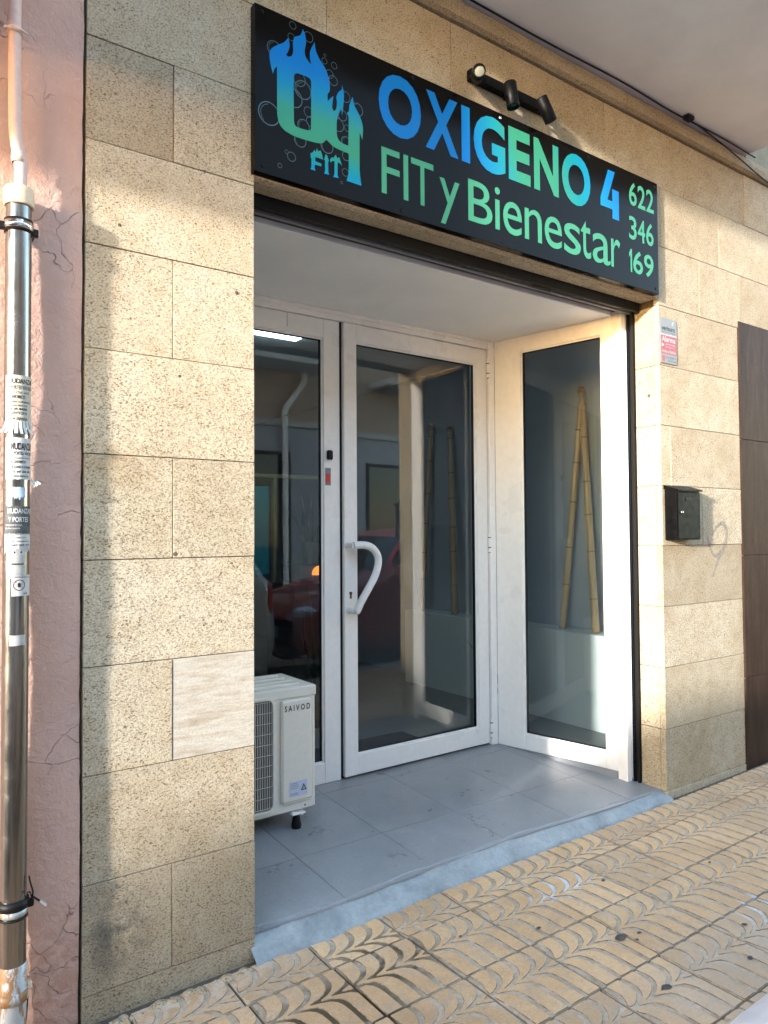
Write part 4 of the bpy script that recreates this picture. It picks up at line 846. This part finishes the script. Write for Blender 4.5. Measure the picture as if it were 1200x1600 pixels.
# cables under the balcony
def cable(pts, r, label):
    o = MB().tube(crv(pts, 6), r, 7).build('cable', M['black']); tag(o, label, 'cable'); return o
cable([(1.9,-.030,3.346),(2.4,-.038,3.338),(2.9,-.042,3.345),(3.3,-.040,3.338),(3.75,-.042,3.345),(4.10,-.046,3.335)], .0042, 'black cable running along the corner of wall and balcony underside')
cable([(3.45,-.040,3.345),(3.56,-.044,3.335),(3.85,-.048,3.292),(4.2,-.045,3.235),(4.7,-.04,3.18)], .0038, 'black cable drooping across the moulding at upper right')
jb = MB().cbox(3.40,3.455,-.075,-.036,3.325,3.351,.006); tag(jb.build('cable_clip', M['black']), 'small black cable clip stuck under the balcony corner', 'clip')

# ------------------------------------------------------------------ things inside the shop
def bamboo(base, top, r, label):
    base = Vector(base); top = Vector(top); ax = (top-base); L = ax.length; ax.normalize()
    e = empty('bamboo_pole', base); tag(e, label, 'bamboo', 'bamboo poles leaning inside the shop')
    prof = []; nodes = []; s = 0
    while s < L:
        step = random.uniform(.19, .30); e2 = min(L, s+step); prof += [(s+.004, r), (s+step*.5, r*.95), (e2-.004, r)]; nodes.append(e2); s = e2; r *= .985
    under(MB().lathe([(0,0)]+prof+[(L,r*.8),(L,0)], base, ax, 14).build('culm', M['bamboo']), e)
    b = MB()
    for q in nodes[:-1]: b.lathe([(q-.006,r*1.0),(q-.002,r*1.16),(q+.002,r*1.16),(q+.006,r*1.0)], base, ax, 14)
    under(b.build('nodes', M['bnode']), e)
bamboo((3.775, 1.125, .587), (3.855, 1.000, 2.14), .0235, 'bamboo pole seen through the side window leaning to the right')
bamboo((3.770, .850, .587), (3.870, 1.020, 2.15), .0255, 'thicker bamboo pole seen through the side window leaning to the left')
bamboo((3.775, 2.20, .587), (3.862, 2.34, 2.02), .027, 'bamboo pole seen through the door leaning left')
bamboo((3.775, 2.62, .587), (3.865, 2.58, 2.12), .022, 'thin upright bamboo pole farthest back through the door')
tag(MB().cbox(1.95, 2.72, 1.10, 1.49, -.004, .008, .003).build('door_mat', M['mat']), 'black door mat on the floor just inside the glass door', 'mat')
def leaf(b, base, tip, wd, bend):
    base = Vector(base); tip = Vector(tip); n = 9; d = tip-base; side = Vector((0,0,1)).cross(d); side = Vector((1,0,0)) if side.length < .01 else side.normalized(); nn = d.cross(side).normalized(); vs = []
    for i in range(n+1):
        t = i/n; p = base+d*t+nn*bend*math.sin(math.pi*t*.9); w_ = wd*(.45+.55*math.sin(math.pi*min(1, t*1.15+.12)))*(1-t**4); w_ = max(w_, .0006)
        vs += [p-side*w_, p+nn*w_*.35, p+side*w_]
    b.add(vs, [(3*i+k, 3*i+3+k, 3*i+4+k, 3*i+1+k) for i in range(n) for k in (0, 1)], 0, True)
def plant(loc, label, n, hmin, hmax, spread, wd, pot_r, pot_h, name='snake_plant'):
    e = empty(name, loc); tag(e, label, 'plant'); x, y, z = loc
    under(MB().lathe([(0,pot_r*.8),(pot_h,pot_r),(pot_h,pot_r*.88),(pot_h*.85,pot_r*.86),(pot_h*.85,0)], loc, (0,0,1), 20).build('pot', M['pot']), e)
    b = MB()
    for i in range(n):
        a = random.uniform(0, 6.28); s = random.uniform(.3, 1)*spread; h = random.uniform(hmin, hmax)
        leaf(b, (x+pot_r*.4*math.cos(a), y+pot_r*.4*math.sin(a), z+pot_h*.8), (x+s*math.cos(a), y+s*math.sin(a), z+pot_h+h), wd, random.uniform(-.03, .03))
    under(b.build('leaves', M['leaf']), e); return e
e = plant((3.40, 1.26, -.004), 'snake plant with stiff narrow leaves inside near the side window', 3, .25, .33, .10, .018, .06, .16)
lf = MB(); leaf(lf, (3.36,1.26,.14), (3.06,1.30,.575), .022, .02); leaf(lf, (3.38,1.25,.14), (3.19,1.22,.52), .016, -.01); leaf(lf, (3.38,1.24,.14), (3.20,.90,.57), .016, .01)
o = lf.build('leaves', M['leaf']); under(o, e)
plant((2.72, 2.6, 1.0), 'dark spiky plant silhouetted behind the fixed window', 13, .12, .40, .26, .014, .07, .16, 'spiky_plant')
MB().cbox(2.48, 2.98, 2.42, 2.80, -.004, .998, .01)
tag(MB().cbox(2.46, 2.98, 2.40, 2.80, -.003, .875, .008).cbox(2.55, 2.9, 2.45, 2.75, .875, .9995, .006).build('plant_stand', M['pot']), 'dark stand carrying the spiky plant and glowing lamp in the shop', 'stand')
plant((2.42, 1.95, -.004), 'bushy dark potted plant on the floor behind the door', 18, .30, .75, .22, .018, .11, .26, 'potted_plant')
lp = empty('table_lamp', (2.745, 2.43, .878)); tag(lp, 'small round orange glowing lamp seen through the fixed window', 'lamp')
lp.location = (2.80, 2.36, .9); 
pr_ = [(.060*math.cos(math.pi*i/20), .928+.066*math.sin(math.pi*i/20)) for i in range(11)]
under(MB().lathe([(z-.9, r) for r, z in pr_], (2.695, 2.425, .9), (0,0,1), 20).build('globe', M['lampo']), lp)
under(MB().lathe([(0,.05),(.02,.055),(.051,.060)], (2.695, 2.425, .876), (0,0,1), 14).build('lamp_foot', M['walldark']), lp)
# ------------------------------------------------------------------ parked cars
ZR = lambda x: -.27 + .014*x
def lerp(K, s):
    if s <= K[0][0]: return K[0][1]
    for (a, b), (c, d) in zip(K, K[1:]):
        if s <= c:
            t = (s-a)/(c-a); t = t*t*(3-2*t)*.5+t*.5; return b+(d-b)*t
    return K[-1][1]
def car(name, label, paint, xf, L, side_y, Hh=1.0, W=.83, van=False, fold=False):
    """hatchback parked parallel to the kerb, nose at xf pointing to -x, kerb-side flank at side_y"""
    yc = side_y-W; z0 = ZR(xf+L*.5)
    e = empty(name, (xf+L*.5, yc, z0)); tag(e, label, 'car')
    KT = [(0,.60),(.02,.70),(.08,.80),(.20,.92),(.31,.99),(.45,1.40),(.55,1.475),(.80,1.45),(.90,1.36),(.965,1.05),(.99,.85),(1,.74)]
    KB = [(0,.56),(.02,.64),(.08,.74),(.20,.86),(.31,.93),(.5,.95),(.8,.99),(.92,1.0),(.965,.98),(.99,.80),(1,.68)]
    KW = [(0,.70),(.02,.84),(.08,.95),(.2,.995),(.3,1),(.7,1),(.88,.975),(.96,.90),(.99,.82),(1,.74)]
    KT_ = [(0,.58),(.05,.78),(.2,.86),(.30,.86),(.45,.70),(.6,.69),(.85,.67),(.95,.74),(1,.66)]
    K0 = [(0,.36),(.03,.24),(.1,.20),(.9,.20),(.97,.26),(1,.40)]
    if van:
        KT = [(0,.80),(.02,.95),(.08,1.08),(.16,1.16),(.24,1.70),(.32,1.92),(.5,1.96),(.94,1.94),(.985,1.86),(.998,1.2),(1,.9)]
        KB = [(0,.66),(.02,.80),(.08,.98),(.16,1.08),(.3,1.10),(.94,1.12),(.985,1.1),(1,.8)]
        KT_ = [(0,.70),(.05,.86),(.16,.88),(.26,.82),(.4,.86),(.95,.86),(1,.84)]
    N = 64; secs = []
    for i in range(N+1):
        s = i/N; zt = lerp(KT, s)*Hh; zb = lerp(KB, s)*Hh; zb = min(zb, zt-.02); w = lerp(KW, s)*W; wt = min(lerp(KT_, s)*W, w*.97); zl = lerp(K0, s)
        half = [(w*.90, zl), (w*.985, zl+.06), (w*1.0, zl+.22), (w*.992, zb-.12), (w*.965, zb-.02), (w*.945, zb), (wt+(w*.945-wt)*.08, zt-.045), (wt*.95, zt-.012), (wt*.6, zt+.008), (0, zt+.014)]
        x = xf+s*L
        secs.append([(x, yc+y, z0+z) for y, z in half] + [(x, yc-y, z0+z) for y, z in half[-2::-1]])
    n = len(secs[0]); V = [p for s in secs for p in s]; body = []; glass = []
    for i in range(N):
        s = (i+.5)/N
        for j in range(n-1):
            q = (i*n+j, (i+1)*n+j, (i+1)*n+j+1, i*n+j+1)
            zt = lerp(KT, s); zb = lerp(KB, s); side = j in (5, n-7); topj = 6 <= j <= n-8
            if van: isg = (side and .20 < s < .38 and zt-zb > .2) or (topj and .165 < s < .27 and 7 <= j <= n-9)
            else: isg = (side and .37 < s < .93 and zt-zb > .16 and not (.60 < s < .63) and not (.82 < s < .845)) or (topj and (.325 < s < .44 or .905 < s < .96) and 7 <= j <= n-9)
            (glass if isg else body).append(q)
    bo = MB().add(V, body, 0, True); m = N*n
    bo.add([V[k] for k in range(n)], [list(range(n))]); bo.add([V[m+k] for k in range(n)], [list(range(n))])
    under(bo.build('body', paint), e); under(MB().add(V, glass, 0, True).build('windows', CARGLASS), e)
    for s in (.17, .80):
        for sg_ in (1, -1):
            c = (xf+s*L, yc+sg_*(W*.985), z0+.30)
            wh = under(MB().lathe([(-.17,.20),(-.17,.285),(-.14,.30),(-.03,.30),(.006,.285),(.010,.21)], c, (0,sg_,0), 28).build('tyre', M['black']), e)
            r_ = MB().lathe([(-.02,.205),(.004,.205),(.008,.19),(.000,.05),(.012,.04),(.012,0)], c, (0,sg_,0), 20); under(r_.build('rim', M['chrome']), e)
            under(MB().lathe([(-.02,.335),(.008,.335),(.010,.30),(-.02,.30)], c, (0,sg_,0), 28).build('wheel_arch', M['black']), e)
    for sg_ in (1, -1):
        hl = MB(); hl.lathe([(-.10,.02),(-.08,.10),(0,.125),(.05,.10),(.075,.05),(.08,0)], (0,0,0), (-1,0,0), 18); hl.xf(Matrix.Translation((xf+.115, yc+sg_*W*.68, z0+.66)) @ Matrix.Rotation(R(-25*sg_), 4, 'Z') @ Matrix.Diagonal((1.1, 1.1, .55, 1)))
        under(hl.build('headlight', HEADL), e)
        tl = MB(); tl.lathe([(-.05,.10),(.0,.11),(.03,.08),(.04,0)], (0,0,0), (1,0,0), 14); tl.xf(Matrix.Translation((xf+L*.972, yc+sg_*W*.80, z0+.88)) @ Matrix.Rotation(R(35*sg_), 4, 'Z') @ Matrix.Diagonal((1.3, .8, 1.7, 1)))
        under(tl.build('tail_light', M['redv']), e)
        mr = MB().cbox(xf+L*.355, xf+L*.395, yc+sg_*(W*.94), yc+sg_*(W*.94+(.05 if fold else .17)), z0+.97*Hh, z0+1.09*Hh, .02); under(mr.build('wing_mirror', paint), e)
    under(MB().cbox(xf-.012, xf+.03, yc-.45, yc+.45, z0+.36, z0+.50, .01).build('front_grille', M['black']), e)
    under(MB().cbox(xf-.020, xf-.012, yc-.26, yc+.26, z0+.40, z0+.51, .001).build('number_plate', M['paper']), e)
    under(MB().cbox(xf+L+.002, xf+L+.012, yc-.26, yc+.26, z0+.55, z0+.66, .001).build('number_plate', M['paper']), e)
    return e
CARGLASS = plain('car_glass', (.012, .014, .016), .04); HEADL = plain('headlight_glass', (.55, .58, .62), .08, metal=.4)
def paint(name, c): return plain(name, c, .30, coat=.8)
car('parked_car', 'small white car parked at the kerb beside the camera', paint('white_car_paint', (.62, .63, .65)), -.42, 3.52, -1.735, 1.10, fold=True)
car('parked_car', 'red car parked behind the white one, reflected in the fixed window', paint('red_car_paint', (.32, .016, .02)), 3.36, 4.05, -1.80)
car('shade_van', 'pale grey van added out of view ahead of the white car to shade the shop front', paint('grey_van_paint', (.36, .37, .38)), -7.3, 4.9, -1.80, .97, .94, van=True)  # added out of view to keep low sun off the recess and pillar feet

# ------------------------------------------------------------------ houses across the street (seen in the glass)
op = empty('opposite_building', (4, -8, 0)); tag(op, 'house front across the street, mirrored in the glass, tan above and grey below', 'building')
OY = -8.0
greyw = m_paintwall('grey_violet_render', (.40, .40, .43), .08); brownw = m_paintwall('brown_render', (.42, .30, .22), .1); paleband = m_paintwall('pale_band', (.50, .49, .47), .06)
under(MB().box(-9, 18, OY-6, OY, -.5, 3.22).build('wall', greyw), op)
under(MB().box(-9, 18, OY-6, OY, 3.34, 6.0).build('upper_wall', brownw), op)
under(MB().cbox(-9, 18, OY-.2, OY+.05, 3.22, 3.34, .01).build('band', paleband), op)
for x0, x1 in ((.6, 7.15), (9.6, 15.5)):
    for z in (4.27,):
        s_ = under(MB().cbox(x0, x1, OY, OY+.75, z, z+.14, .01).build('balcony', paleband), op)
        rl = MB(); k = int((x1-x0)/.12)
        for i in range(k+1): rl.box(x0+.02+i*.12, x0+.035+i*.12, OY+.70, OY+.715, z+.14, z+1.05)
        rl.box(x0, x1, OY+.69, OY+.73, z+1.05, z+1.09); under(rl.build('railing', M['shutter']), op)
for x, z0, z1, w_ in ((5.35, -.1, 2.75, 1.15), (2.2, -.1, 2.6, 1.0), (-2, -.1, 2.6, 1.1), (9.5, -.1, 2.7, 2.4), (13.5, -.1, 2.7, 1.1), (8.1, .9, 2.4, .9), (3.6, .9, 2.4, 1.1), (2, 4.5, 5.8, 1.1), (5, 4.5, 5.8, 1.1), (11, 4.5, 5.8, 1.1), (14, 4.5, 5.8, 1.1), (-3, 4.7, 5.7, 1.1), (8.3, 4.7, 5.7, 1.0)):
    wd_ = under(frame(x, x+w_, z0, z1, .07, .07, .07, .07, OY-.03, OY+.035, .004).build('window', M['brown'] if z0 < 0 else M['white']), op)
    under(MB().box(x+.05, x+w_-.05, OY-.01, OY+.012, z0+.05, z1-.05).build('pane', CARGLASS), op)
under(MB().tube(crv([(6.75,OY+.10,6.0),(6.75,OY+.10,5.2),(6.75,OY+.10,4.16),(6.71,OY+.10,4.02),(6.45,OY+.10,3.68),(6.345,OY+.10,3.52),(6.34,OY+.10,3.3),(6.35,OY+.10,2),(6.36,OY+.10,-.1)], 4), .055, 14).build('downpipe', M['ceil']), op)
